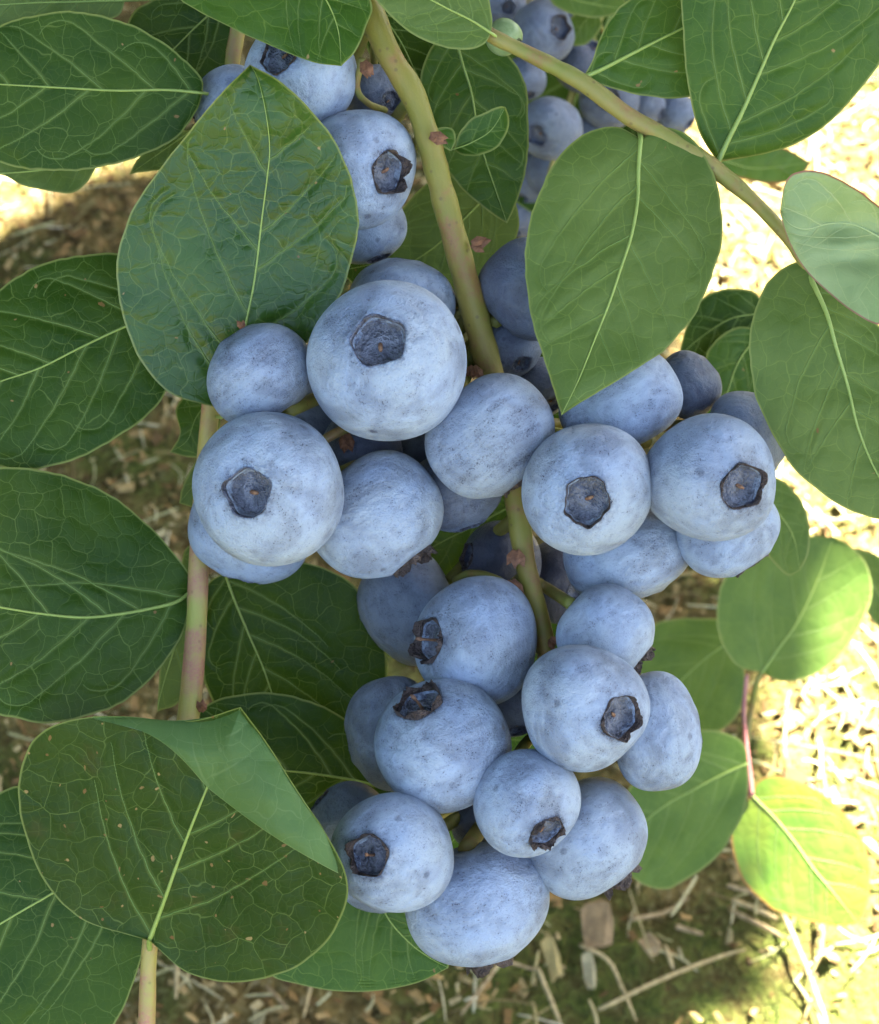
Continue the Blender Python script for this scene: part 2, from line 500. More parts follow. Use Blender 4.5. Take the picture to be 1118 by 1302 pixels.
def strips(n, lmu, lsig, wmu, bend, tilt, lift, moss=None):
    """thin bent three-sided stalks scattered on the ground: verts, faces, count per piece"""
    x, y = frame_points(n)
    L = np.exp(rng.normal(math.log(lmu), lsig, n)).clip(.003, .06)
    w = wmu * rng.uniform(.5, 1.4, n)
    s = np.linspace(-.5, .5, 5)
    kx = rng.normal(0, bend, n)
    ang = np.array([0, 2.1, 4.2])
    c = np.stack([np.broadcast_to(s, (n, 5)) * L[:, None], (s ** 2 - .08) * L[:, None] * kx[:, None], np.zeros((n, 5))], -1)
    taper = np.array([.75, 1, 1, .95, .5])
    ring = np.stack([np.zeros(3), np.cos(ang), np.sin(ang) * .6], -1)
    v = c[:, :, None, :] + ring[None, None] * (w[:, None] * taper[None])[:, :, None, None] * .5
    v = v.reshape(n, 15, 3)
    v = np.einsum('nij,nkj->nki', rand_rot(n, tilt), v)
    v += np.stack([x, y, terrain(x, y) + .001 + rng.uniform(0, lift, n)], -1)[:, None]
    q = []
    for i in range(4):
        for k in range(3):
            q.append((i * 3 + k, i * 3 + (k + 1) % 3, i * 3 + 3 + (k + 1) % 3, i * 3 + 3 + k))
    F = (np.array(q)[None] + 15 * np.arange(n)[:, None, None]).reshape(-1, 4)
    return v, F, n, x, y

v, F, n, sx, sy = strips(10500, .0095, .5, .0008, .25, .16, .004)
keep = (rng.uniform(0, 1, n) < np.where(sx > .055 + .03 * vnoise(sy * 20, sx * 20, 9), 1.0, .5)) & (rng.uniform(0, 1, n) > .8 * mossy(sx, sy))  # straw kept denser on the right, also to whiten the sunlit ground
v = v[keep]; n = len(v); F = F[:12 * n]
m = debris_material('straw_bits', [(.20, .14, .05), (.36, .29, .11), (.54, .47, .27), (.40, .38, .16), (.68, .62, .42)], .6)
me = mesh('straw_litter', v.reshape(-1, 3), F, m)
fattr(me, 'tone', np.repeat(rng.uniform(0, 1, n), 15))
tag(link('straw_litter', me), 'short broken straw and dry grass litter on the mulch', kind='stuff')

v, F, n, sx, sy = strips(14000, .0042, .35, .00055, .6, .9, .002)
keep = vnoise(sx * 14, sy * 14, 21) + .4 * smooth01(.0, .2, sx) + 1.6 * mossy(sx, sy) + rng.normal(0, .25, n) > .15
v = v[keep]; n = len(v); F = F[:12 * n]
m = debris_material('moss_fronds', [(.020, .034, .006), (.045, .065, .010), (.085, .10, .016), (.13, .13, .03)], .7)
me = mesh('moss', v.reshape(-1, 3), F, m)
fattr(me, 'tone', np.repeat(rng.uniform(0, 1, n), 15))
tag(link('moss', me), 'low green moss growing in patches over the mulch', kind='stuff')

# single straws long enough to be picked out
def straws():
    data = [
        ([(760, 1290), (830, 1262), (914, 1228), (945, 1219)], 8, 'long curved dry stalk lying across the dark moss below the fruit'),
        ([(800, 1183), (840, 1170), (874, 1154)], 8, 'short bent dry stalk just under the drooping low leaf'),
        ([(736, 1214), (773, 1233), (790, 1265), (808, 1306)], 7, 'kinked dry stalk crossing the end of the long curved stalk'),
        ([(922, 1138), (948, 1146), (972, 1154)], 9, 'straw tip poking from under the yellowing leaf, uppermost of three'),
        ([(928, 1155), (955, 1166), (986, 1180)], 9, 'pale straw beside the yellowing leaf, middle of three side by side'),
        ([(931, 1168), (960, 1185), (994, 1203)], 9, 'pale straw at the edge of the sunlight, lowest of three side by side'),
        ([(990, 1168), (1008, 1205), (1030, 1250), (1052, 1306)], 9, 'long sunlit stalk running down from the yellowing leaf'),
        ([(857, 1188), (874, 1193), (892, 1200)], 10, 'thick pale splinter lying level on the mossy mulch'),
        ([(843, 1216), (848, 1230), (854, 1246)], 8, 'short upright pale splinter above the long curved stalk'),
        ([(634, 1239), (612, 1270), (586, 1306)], 8, 'slanting dry stalk under the lowest berry'),
        ([(683, 1241), (695, 1268), (713, 1306)], 8, 'dry stalk leaning the other way under the lowest berry'),
        ([(640, 1239), (662, 1240), (684, 1243)], 6, 'thin level straw joining two stalks under the lowest berry'),
        ([(227, 1231), (226, 1252), (225, 1275)], 8, 'short upright brown stalk beside the pink cane'),
        ([(340, 1260), (352, 1275), (366, 1293)], 8, 'slanting brown stalk below the speckled leaf'),
        ([(398, 1256), (393, 1278), (387, 1306)], 6, 'thin pale straw below the glossy bottom leaf'),
    ]
    mats = [simple('dry_straw', (.24, .17, .07), (.44, .34, .16), 700, .7, .0006), simple('dry_stalk', (.16, .105, .045), (.34, .25, .12), 700, .7, .0006)]
    for i, (px, w, lab) in enumerate(data):
        p = np.array([on_ground(x, y) for x, y in px])
        c = curve(p, 14)
        rad = w * S * 1.6 * .5 * np.interp(np.linspace(0, 1, 14), [0, .1, .8, 1], [.8, 1, .85, .45])
        c[:, 2] = terrain(c[:, 0], c[:, 1]) + .0045 + rad * .6
        c[:, 2] = np.convolve(np.pad(c[:, 2], 2, 'edge'), np.ones(5) / 5, 'valid')
        V, Fc = tube(c, rad, 8)
        tag(link('dry_straw', mesh('dry_straw', V, Fc, mats[i % 2])), lab, 'straw', 'loose dry stalks on the ground')
    # grey weathered chip
    chipdata = [((757, 1188), 34, 44, 1.3, (.24, .16, .075), 'broad grey weathered wood chip on the mulch below the fruit'),
                ((826, 1213), 24, 15, .2, (.36, .25, .12), 'pale blocky wood chip beside the short upright splinter'),
                ((700, 1225), 15, 42, 1.5, (.33, .25, .09), 'long straw coloured chip under the lowest berry'),
                ((748, 1240), 13, 34, 1.4, (.33, .28, .15), 'narrow tan chip below the broad grey chip')]
    for (x, y), a, b, rot, colr, lab in chipdata:
        k = S * 2.4
        V, Fq = [], []
        n = 9
        for j, zz in enumerate((0, 1)):
            for q in range(n):
                t = 2 * math.pi * q / n
                rr = 1 + .22 * math.sin(3.1 * q + x) + .1 * math.cos(5.3 * q)
                ct, st = math.cos(t), math.sin(t)
                V.append((a * k * .5 * rr * abs(ct) ** .6 * np.sign(ct), b * k * .62 * rr * abs(st) ** .6 * np.sign(st), zz * .0012 + .0006 * math.sin(2.2 * q)))
        Fq = [tuple(range(n))[::-1], tuple(range(n, 2 * n))] + [(q, (q + 1) % n, n + (q + 1) % n, n + q) for q in range(n)]
        p = on_ground(x, y)
        o = link('wood_chip', mesh('wood_chip', V, Fq, simple('weathered_chip', tuple(.6 * c for c in colr), colr, 420, .85, .0006), smooth=False))
        o.location = (p[0], p[1], float(terrain(p[0], p[1])) + .004)
        o.rotation_euler = (.15, -.1, rot - 1.3)
        tag(o, lab, 'wood chip', 'larger wood chips on the mulch')
straws()

# ------------------------------------------------------------------ unseen bush leaves, added out of view to shade the fruit
LIT = [np.array([(880, 1420), (890, 1295), (985, 1230), (1010, 1130), (960, 950), (925, 800), (860, 640), (835, 430), (840, 240), (800, 60), (820, -160), (1500, -160), (1500, 1420)], float),
       np.array([(-140, 385), (-40, 330), (40, 286), (105, 252), (150, 232), (205, 222), (225, 190), (240, 130), (120, 90), (-100, 120), (-200, 230)], float)]
LOW = np.array([(880, 925), (905, 872), (938, 842), (975, 832), (1015, 810), (1060, 765), (1118, 690), (1500, 680), (1500, 1330), (1150, 1230), (1128, 1150), (1112, 1085), (1085, 1030), (1045, 985), (985, 945)], float)
def in_poly(px, py, poly):
    c = np.zeros(px.shape, bool)
    x0, y0 = poly[-1]
    for x1, y1 in poly:
        with np.errstate(divide='ignore', invalid='ignore'):
            c ^= ((y1 > py) != (y0 > py)) & (px < (x0 - x1) * (py - y1) / (y0 - y1 + 1e-12) + x1)
        x0, y0 = x1, y1
    return c

def canopy():
    n = 75000
    zc = rng.uniform(.95, 1.25, n)
    # spot on the ground that a leaf at c would shade
    gx = rng.uniform(-1.25, .75, n); gy = rng.uniform(-.7, 1.8, n)
    shift = zc / SUN[2]
    c = np.stack([gx + SUN[0] * shift, gy + SUN[1] * shift, zc], -1)
    size = rng.uniform(.020, .036, n)
    ok = np.ones(n, bool)
    for dx, dy in ((0, 0), (.8, 0), (-.8, 0), (0, .8), (0, -.8)):
        q = np.stack([gx + dx * size * .5, gy + dy * size * .5, np.zeros(n)], -1)
        d = (q - CAM) @ FW
        px, py = unproj(q)
        front = d > .05
        for pl in LIT:
            ok &= ~(front & in_poly(px, py, pl))
    for D in (D0 + 1750 * S, D0 + 2000 * S):
        for dx, dy in ((0, 0), (.4, 0), (-.4, 0), (0, .4), (0, -.4)):
            c_ = c + np.stack([dx * size, dy * size, 0 * size], -1)
            s_ = ((c_ - CAM) @ FW - D) / (SUN @ FW)
            px, py = unproj(c_ - SUN * s_[:, None])
            ok &= ~in_poly(px, py, LOW)
    c, size = c[ok], size[ok]
    r = np.hypot((gx[ok] + .22) / 1.02, (gy[ok] - .55) / 1.2)
    ok2 = rng.uniform(0, 1, len(c)) > smooth01(.85, 1.1, r)
    c, size = c[ok2], size[ok2]
    # leaf wall added all round to deepen contrast, open in front and right
    m_ = 26000
    az = np.radians(rng.uniform(-15, 215, m_)); rad = rng.uniform(.95, 1.35, m_); hz = rng.uniform(0, 1.15, m_)
    ring_ = np.stack([rad * np.cos(az) - .02, .35 + rad * np.sin(az), hz], -1)
    az2 = np.degrees(az)
    keep = (az2 > 62) | ((az2 < 62) & (hz < .28))
    keep &= ~((az2 < 75) & (az2 > 25) & (hz > .7))
    c = np.vstack([c, ring_[keep]]); size = np.concatenate([size, rng.uniform(.024, .040, int(keep.sum()))])
    n = len(c)
    prof = np.array([(0, 0), (.28, .27), (.62, .25), (1, 0)])
    base = np.array([(0, 0, 0), (.3, .27, .03), (.68, .22, .02), (1, 0, -.06), (.68, -.22, .02), (.3, -.27, .03), (.5, 0, -.03)]) - np.array([.5, 0, 0])
    v = base[None] * (size * 1.9)[:, None, None]
    v = np.einsum('nij,nkj->nki', rand_rot(n, .55), v) + c[:, None]
    tri = np.array([(0, 1, 6), (1, 2, 6), (2, 3, 6), (3, 4, 6), (4, 5, 6), (5, 0, 6)])
    F = (tri[None] + 7 * np.arange(n)[:, None, None]).reshape(-1, 3)
    t = NT('shade_leaf')
    k = t.n('TexCoord').outputs['Object']
    nn = t.noise(k, 16, 2).outputs[0]
    col = t.mix(nn, (.025, .075, .02), (.05, .12, .03))
    b = t.bsdf(Base_Color=col, Roughness=.5)
    tr = t.n('BsdfTranslucent'); tr.inputs[0].default_value = (.06, .12, .02, 1)
    mx = t.n('MixShader'); mx.inputs[0].default_value = .15
    t.put(mx.inputs[1], b.outputs[0]); t.put(mx.inputs[2], tr.outputs[0])
    m = t.end(mx.outputs[0])
    o = link('shade_canopy', mesh('shade_canopy', v.reshape(-1, 3), F, m))
    tag(o, 'unseen bush leaves added above and around to shade the fruit', kind='stuff')
canopy()

# ------------------------------------------------------------------ leaves
def seg_dist(px, py, poly, wid):
    """smallest distance from points to a polyline, divided by the vein's width"""
    a, b = poly[:-1], poly[1:]
    d = b - a
    L2 = (d ** 2).sum(1) + 1e-9
    out = np.full(px.shape, 1e9)
    for k in range(len(a)):
        t = np.clip(((px - a[k, 0]) * d[k, 0] + (py - a[k, 1]) * d[k, 1]) / L2[k], 0, 1)
        q = np.hypot(px - a[k, 0] - t * d[k, 0], py - a[k, 1] - t * d[k, 1]) / (wid[k] * (1 - t) + wid[k + 1] * t)
        out = np.minimum(out, q)
    return out

def make_leaf(parent, mat, mid, left, right, name='leaf', kids=True, z=0, ax=0, ay=0, cup=0, bow=0, pil=2.4, nv=5, rise=.30, petiole=None, ribw=4.2, step=2.7, wave=3.0, zf=None, label=None, seed=None, ribmat='rib', vw=1.0):
    mid = [tuple(map(float, p)) for p in mid]
    base, tip = mid[0], mid[-1]
    k = kz(z)
    length = np.linalg.norm(np.diff(np.array(mid), axis=0), axis=1).sum()
    st = max(step, length / 130)
    nu = int(max(16, length / st))
    c = curve(mid, nu)
    sides = [curve([base] + list(left) + [tip], nu), curve([base] + list(right) + [tip], nu)]
    sr = np.random.default_rng(int(abs(base[0] * 3 + base[1] * 5)) + 7)
    for q in (0, 1):
        w_ = np.sin(np.linspace(0, math.pi, nu)) ** .5
        o_ = sides[q] - c; o_ /= np.linalg.norm(o_, axis=1)[:, None] + 1e-6
        e_ = 1.5 * vnoise(np.linspace(0, length / 22, nu), np.full(nu, sr.uniform(0, 90)), 2) + .8 * vnoise(np.linspace(0, length / 8, nu), np.full(nu, sr.uniform(0, 90)), 3)
        sides[q] = sides[q] + o_ * (e_ * w_)[:, None]
    wmax = max(np.linalg.norm(sides[0] - c, axis=1).max(), np.linalg.norm(sides[1] - c, axis=1).max())
    nvv = int(max(7, wmax / st))
    lr = np.random.default_rng(seed if seed is not None else int(abs(base[0] * 7 + base[1] * 13)) + 1)
    so = lr.uniform(0, 50)
    vv = np.linspace(0, 1, nvv + 1)
    def at(side, u, v):
        i = np.clip(u, 0, 1) * (nu - 1)
        i0 = np.minimum(i.astype(int), nu - 2); f = (i - i0)[:, None]
        m_ = c[i0] * (1 - f) + c[i0 + 1] * f
        s_ = sides[side][i0] * (1 - f) + sides[side][i0 + 1] * f
        return m_ + (s_ - m_) * v[:, None]
    # columns: left margin ... midrib ... right margin
    cols = [c + (sides[0] - c) * q for q in vv[::-1]] + [c + (sides[1] - c) * q for q in vv[1:]]
    G = np.stack(cols, 1)                                             # nu x (2 nvv + 1) x 2
    vabs = np.abs(np.concatenate([-vv[::-1], vv[1:]]))[None, :].repeat(nu, 0)
    uu = np.linspace(0, 1, nu)[:, None].repeat(2 * nvv + 1, 1)
    X, Y = G[..., 0], G[..., 1]
    hw = np.where(np.arange(2 * nvv + 1)[None, :] < nvv, np.linalg.norm(sides[0] - c, axis=1)[:, None], np.linalg.norm(sides[1] - c, axis=1)[:, None])
    paths = []
    # secondary veins
    vd = np.full(X.shape, 1e9)
    fx, fy, fv = X.ravel(), Y.ravel(), vabs.ravel()
    tan = np.gradient(c, axis=0); tan /= np.linalg.norm(tan, axis=1)[:, None]
    for s in (0, 1):
        for i in range(nv):
            u0 = .03 + .80 * (max(.02, i + .4 * s + lr.uniform(-.2, .2)) / nv) ** 1.15
            if u0 < .01 or u0 > .9: continue
            k0 = int(u0 * (nu - 1))
            side_v = sides[s][k0] - c[k0]
            sg = 1.0 if tan[k0, 0] * side_v[1] - tan[k0, 1] * side_v[0] > 0 else -1.0
            th = math.atan2(tan[k0, 1], tan[k0, 0])
            rel = math.radians(lr.uniform(44, 56)) * (1 - .2 * u0)
            st_ = max(2.5, length / 90)
            p = c[k0].copy(); pl = [p.copy()]; loop = 0
            for q in range(60):
                if loop == 0: rel -= math.radians(.55) * st_ / 3.2 * (300 / max(length, 120)) * .8
                else: rel -= math.radians(7.5)
                wob = lr.normal(0, .10)
                a_ = th + sg * (rel + wob)
                p = p + st_ * np.array([math.cos(a_), math.sin(a_)])
                d2 = (fx - p[0]) ** 2 + (fy - p[1]) ** 2
                m_ = int(d2.argmin())
                if fv[m_] > .80: loop += 1
                elif loop: loop += 1
                if fv[m_] > .93 or loop > 13 or d2[m_] > 30: break
                pl.append(p.copy())
            if len(pl) < 5: continue
            pl = np.array(pl)
            wid = np.linspace(1.7, .55, len(pl)) * vw * max(.6, min(1.0, length / 260))
            vd = np.minimum(vd, seg_dist(X, Y, pl, wid))
            paths.append((pl, wid))
    # surface depth
    cx, cy = c[nu // 2]
    hsz = max(hw.max(), 1)
    Z = z + ax * (X - cx) + ay * (Y - cy) + cup * hsz * (vabs ** 2) + bow * length * (4 * (uu - .5) ** 2 - .5)
    Z = Z + wave * (1.7 * vnoise(X / 70 + so, Y / 70, 1) + .5 * vnoise(X / 26 + so, Y / 26, 2)) * smooth01(.0, .3, uu)
    if zf is not None: Z = Z + zf(X, Y)
    Zb = Z.copy()
    Z = Z - pil * .42 * (smooth01(0, 11, vd) - .5) * smooth01(0, .08, vabs) * smooth01(1.0, .85, vabs)
    V = P(X, Y, Z).reshape(-1, 3)
    nc = 2 * nvv + 1
    i = np.arange(nu * nc).reshape(nu, nc)
    F = np.stack([i[:-1, :-1], i[:-1, 1:], i[1:, 1:], i[1:, :-1]], -1).reshape(-1, 4)
    # upper side towards the photographer
    a, b_, d_ = V[F[len(F) // 2][0]], V[F[len(F) // 2][1]], V[F[len(F) // 2][3]]
    if np.cross(b_ - a, d_ - a) @ FW > 0: F = F[:, ::-1]
    me = mesh(name, V, F, M[mat])
    fattr(me, 'vd', vd.ravel())
    fattr(me, 'ed', ((1 - vabs) * hw + 60 * (np.minimum(uu, 1 - uu) > .03) * 0).ravel())
    uvl = me.uv_layers.new(name='px')
    li = np.empty(len(me.loops), np.int32); me.loops.foreach_get('vertex_index', li)
    uvv = np.stack([X.ravel() / 100 * k + so, Y.ravel() / 100 * k + so * 1.7], -1)[li]
    uvl.data.foreach_set('uv', uvv.astype(np.float32).ravel())
    o = link(name, me, parent)
    if not kids:
        return o
    SV, SF = [], []
    for pl, wid in paths:
        zz = np.array([Z.ravel()[int(((fx - q[0]) ** 2 + (fy - q[1]) ** 2).argmin())] for q in pl])
        zz[1:-1] = (zz[:-2] + zz[1:-1] + zz[2:]) / 3
        zz = zz - .6
        q3 = curve(np.column_stack([pl, zz, wid]), 30)
        Vt, Ft = tube(P(q3[:, 0], q3[:, 1], q3[:, 2]), q3[:, 3] * .50 * S * k, 6, caps=False)
        SF += [tuple(i_ + sum(len(x) for x in SV) for i_ in f_) for f_ in Ft]
        SV.append(Vt)
    link('side_veins', mesh('side_veins', np.vstack(SV), SF, M['palevein' if mat == 'blue' else 'vein']), o)
    if label: o['label'] = label
    # midrib, a raised cord that runs on into the stalk
    zc = Zb[:, nvv]
    n_ = nu
    line = np.column_stack([c, zc - .5])
    rad = ribw * .52 * np.interp(np.linspace(0, 1, n_), [0, .15, .6, 1], [1, .8, .5, .12]) * min(1, length / 230)
    if petiole is not None:
        pt = np.array(list(petiole) + [tuple(line[0])], float)
        pc = curve(pt, 10)[:-1]
        line = np.vstack([pc, line]); rad = np.concatenate([np.full(9, rad[0] * 1.15), rad])
    sub = line[::max(1, len(line) // 40)]
    rs = rad[::max(1, len(line) // 40)]
    Vt, Ft = tube(P(sub[:, 0], sub[:, 1], sub[:, 2]), rs * S * k, 8)
    link('midrib', mesh('midrib', Vt, Ft, M[ribmat]), o)
    return o

def make_stem(parent, pts, mat, name='stem', n=60, seg=18, lump=.06):
    """pts: (x, y, z, radius in pixels)"""
    q = curve(pts, n)
    w = P(q[:, 0], q[:, 1], q[:, 2])
    rr = q[:, 3] * .95 * (1 + lump * vnoise(np.arange(n) * .45, np.full(n, pts[0][0])))
    V, F = tube(w, rr * S * (D0 + q[:, 2] * S) / D0, seg)
    return link(name, mesh(name, V, F, M[mat]), parent), q

def plant(name, label, cat, at, group=None):
    e = bpy.data.objects.new(name, None)
    e.empty_display_size = .01
    COL.objects.link(e)
    e.location = at
    bpy.context.view_layer.update()
    return tag(e, label, cat, group)

def bract(parent, x, y, z, size, ang, seed):
    """small dry bud scale: a curled pointed flake cluster"""
    r = np.random.default_rng(seed)
    V, F = [], []
    for j in range(4):
        a = ang + r.uniform(-.7, .7)
        L = size * r.uniform(.6, 1.0); w = L * .38
        d = np.array([math.cos(a), math.sin(a)]); p = np.array([-d[1], d[0]])
        b0 = len(V)
        zz = z - 2 - j * 1.5
        for (s, t, dz) in ((0, -.5, 0), (0, .5, 0), (.5, -.8, -3), (.5, .8, -3), (.5, 0, -6), (1, .1 * r.normal(), -2 - 4 * r.random())):
            q = np.array([x, y]) + d * L * s + p * w * t
            V.append((q[0], q[1], zz + dz))
        F += [(b0, b0 + 1, b0 + 4), (b0, b0 + 4, b0 + 2), (b0 + 1, b0 + 3, b0 + 4), (b0 + 2, b0 + 4, b0 + 5), (b0 + 4, b0 + 3, b0 + 5)]
    V = np.array(V)
    return link('bud_scale', mesh('bud_scale', P(V[:, 0], V[:, 1], V[:, 2]), F, M['bract'], smooth=False), parent)

# --- left cane with its leaves
cane = plant('leafy_cane', 'reddish green cane at the left edge bearing large dark leaves', 'branch', P(186, 1320, 110))
_, q_cane = make_stem(cane, [(310, -20, 190, 10), (302, 40, 190, 10), (294, 100, 190, 10.5), (285, 300, 200, 11), (272, 470, 210, 12), (264, 560, 210, 12), (254, 680, 200, 13), (250, 790, 190, 14), (241, 900, 170, 15), (222, 1030, 140, 12), (200, 1150, 118, 11), (190, 1210, 105, 11), (186, 1320, 110, 11.5)], 'cane', n=110)
make_leaf(cane, 'gloss', [(292, 520), (303, 455), (313, 410), (324, 354), (333, 279), (339, 232), (343, 190), (338, 143), (328, 100), (318, 82)],
          [(258, 514), (222, 503), (190, 475), (163, 425), (150, 375), (149, 325), (165, 272), (197, 222), (240, 168), (282, 118)],
          [(332, 502), (380, 448), (418, 402), (442, 350), (456, 290), (451, 245), (432, 190), (400, 145), (360, 106)],
          z=40, ay=.30, ax=-.05, cup=-.10, pil=7, nv=5, wave=4, petiole=[(276, 530, 200), (285, 530, 150)], label='glossy quilted upper leaf')
make_leaf(cane, 'dark', [(258, 118), (210, 114), (150, 115), (90, 112), (0, 107), (-80, 103), (-130, 105)],
          [(256, 98), (228, 70), (190, 43), (140, 22), (85, 14), (30, 22), (-30, 45), (-90, 80)],
          [(250, 140), (225, 175), (180, 198), (130, 212), (75, 217), (20, 212), (-40, 190), (-95, 150)],
          z=110, ax=-.15, ay=.15, cup=.06, nv=5, petiole=[(293, 125, 188), (278, 122, 170)], seed=5)
make_leaf(cane, 'dark', [(228, 392), (190, 405), (155, 417), (100, 443), (50, 468), (0, 485), (-60, 508), (-100, 520)],
          [(215, 362), (185, 335), (148, 322), (100, 324), (50, 338), (0, 368), (-50, 420), (-85, 480)],
          [(222, 440), (210, 500), (180, 535), (140, 562), (90, 586), (40, 597), (0, 593), (-60, 565)],
          z=130, ax=.1, ay=-.12, cup=.10, nv=5, petiole=[(280, 385, 205), (255, 385, 185)], seed=8, pil=4.5)
make_leaf(cane, 'dark', [(243, 752), (225, 765), (190, 774), (150, 781), (105, 785), (50, 780), (0, 772), (-70, 758), (-140, 750)],
          [(241, 730), (215, 695), (180, 660), (140, 630), (95, 608), (45, 597), (0, 594), (-60, 610), (-115, 680)],
          [(240, 780), (228, 815), (200, 855), (160, 890), (110, 912), (60, 919), (10, 912), (-50, 885), (-110, 820)],
          z=105, ax=.55, ay=-.05, cup=-.05, nv=5, petiole=[(254, 743, 199), (249, 748, 186)], seed=3, pil=5, ribw=5.5)
def blade(X, Y):
    return 10 - .55 * (X - 226) + .34 * (Y - 1090)
bent = make_leaf(cane, 'speck', [(190, 1196), (208, 1148), (225, 1100), (243, 1052), (262, 1005), (282, 955), (306, 899)],
          [(160, 1188), (105, 1170), (62, 1130), (36, 1075), (24, 1010), (32, 960), (55, 930), (100, 914), (160, 912), (240, 917)],
          [(240, 1238), (300, 1249), (360, 1237), (410, 1205), (438, 1160), (441, 1115), (415, 1060), (375, 1000), (340, 945)],
          z=0, cup=-.03, nv=4, zf=blade, petiole=[(191, 1212, 106), (190, 1204, 92)], pil=4, ribw=6.5, seed=4, rise=.32, label='speckled leaf with its tip curled over')
FOLD = np.array([(100, 914), (160, 912), (240, 917), (306, 899), (340, 945), (375, 1000), (415, 1060), (441, 1115)], float)
def curl(X, Y):
    # the tip of the blade turned over towards the viewer: springs from the fold and hangs free at its margin
    d = seg_dist(X.ravel(), Y.ravel(), FOLD, np.ones(len(FOLD))).reshape(X.shape)
    return blade(X, Y) - 2 - 34 * np.sin(math.pi * .78 * np.clip(d / 105, 0, 1) ** .8)
make_leaf(bent, 'under', [(264, 1002), (275, 970), (289, 935), (306, 899)],
          [(232, 966), (200, 940), (160, 922), (112, 912), (160, 911), (215, 916), (250, 914), (280, 908)],
          [(300, 1030), (345, 1062), (395, 1092), (440, 1114), (430, 1090), (415, 1060), (375, 1000), (340, 945)],
          name='curled_tip', kids=False, z=0, zf=curl, nv=2, pil=2, wave=5, seed=6, label='pale underside of the tip, curled over')
make_leaf(cane, 'dark', [(200, 1060), (160, 1082), (110, 1110), (63, 1138), (0, 1175), (-60, 1215), (-120, 1260)],
          [(135, 1030), (90, 1003), (40, 1000), (0, 1008), (-60, 1060), (-110, 1150)],
          [(195, 1110), (186, 1190), (170, 1250), (140, 1310), (90, 1360), (20, 1380), (-60, 1350)],
          z=190, ax=.1, cup=.05, nv=5, petiole=[(218, 1045, 142), (212, 1050, 160)], seed=12, ribw=5)
make_leaf(cane, 'dark', [(286, 728), (295, 755), (305, 780), (320, 815), (335, 850), (347, 885), (370, 945)],
          [(262, 745), (254, 790), (256, 840), (266, 885), (300, 925)],
          [(345, 712), (400, 718), (450, 745), (480, 800), (492, 850), (475, 900), (425, 940)],
          z=340, ay=.1, nv=5, petiole=[(255, 700, 205), (270, 712, 260)], seed=14, pil=4)
make_leaf(cane, 'dark', [(500, 1005), (449, 992), (400, 984), (343, 977), (290, 965), (232, 940)],
          [(480, 960), (445, 920), (400, 893), (350, 882), (300, 883), (258, 900)],
          [(470, 1050), (420, 1066), (360, 1052), (300, 1020), (255, 980)],
          z=270, ax=.15, nv=5, seed=15, pil=4)
make_leaf(cane, 'mid', [(470, 1110), (492, 1165), (520, 1198), (545, 1217), (570, 1231)],
          [(420, 1120), (370, 1165), (335, 1210), (345, 1240), (380, 1252), (430, 1261), (480, 1260), (530, 1250)],
          [(530, 1125), (560, 1160), (574, 1195), (574, 1215)],
          z=260, nv=5, seed=16, rise=.34, pil=4)
make_leaf(cane, 'pale', [(160, 0), (100, 2), (30, 4), (-60, 10)], [(130, -30), (60, -42), (-10, -30)], [(146, 22), (85, 34), (10, 42), (-40, 30)], z=190, nv=4, petiole=[(308, -10, 190), (230, -4, 190)], seed=17)
make_leaf(cane, 'dark', [(300, -8), (262, 22), (225, 58), (195, 90), (172, 112)], [(250, -18), (205, -5), (170, 15), (158, 60)], [(300, 30), (294, 78), (265, 108), (225, 125), (190, 125)], z=230, nv=4, seed=18)
make_leaf(cane, 'pale', [(130, 198), (60, 215), (-30, 222), (-90, 225)], [(110, 186), (40, 188), (-40, 195)], [(103, 240), (70, 244), (30, 236), (0, 222), (-50, 228)], z=240, nv=4, seed=19)
make_leaf(cane, 'pale', [(245, 165), (205, 193), (164, 222)], [(215, 168), (180, 195)], [(245, 188), (212, 212)], z=300, nv=3, seed=20)
make_leaf(cane, 'mid', [(275, 498), (250, 530), (238, 560), (216, 575)], [(240, 500), (224, 520), (229, 550)], [(280, 540), (266, 578), (240, 582)], z=330, nv=3, seed=21)
make_leaf(cane, 'pale', [(275, 580), (250, 612), (228, 640)], [(250, 588), (235, 612)], [(280, 625), (255, 645)], z=330, nv=3, seed=22)
make_leaf(cane, 'pale', [(258, 690), (238, 740), (228, 800), (205, 880), (200, 905)], [(235, 700), (222, 760), (205, 830)], [(262, 760), (255, 830), (230, 890)], z=330, nv=3, seed=23)
bract(cane, 256, 905, 165, 20, -1.3, 3)
bract(cane, 308, 418, 30, 14, -2.0, 4)

# --- main fruiting branch
fruit = plant('fruiting_branch', 'thick yellow green branch running down through the middle of the berries', 'branch', P(470, -40, 30))
STEM = [(452, -45, 60, 18), (474, 20, 60, 18), (495, 70, 62, 17.5), (525, 120, 66, 16.8), (544, 175, 72, 16.8), (560, 235, 80, 16.8), (580, 310, 95, 17.5), (600, 385, 112, 17.5), (616, 445, 130, 18), (632, 510, 150, 17), (650, 600, 165, 15), (660, 660, 160, 15), (668, 715, 152, 14.5), (682, 770, 142, 13), (695, 825, 136, 12), (700, 900, 150, 10), (680, 980, 150, 8), (640, 1060, 160, 6)]
_, q_stem = make_stem(fruit, STEM, 'stem', n=130)
make_leaf(fruit, 'mid', [(370, -60), (392, -30), (415, 0), (430, 38), (434, 84)], [(310, -80), (245, -45), (225, -8), (250, 13), (290, 33), (340, 56), (395, 78)],
          [(430, -60), (462, -20), (474, 8), (466, 35), (452, 66)], z=-5, ay=-.15, nv=4, pil=4, seed=31, rise=.3, label='bright leaf at the top of the branch')
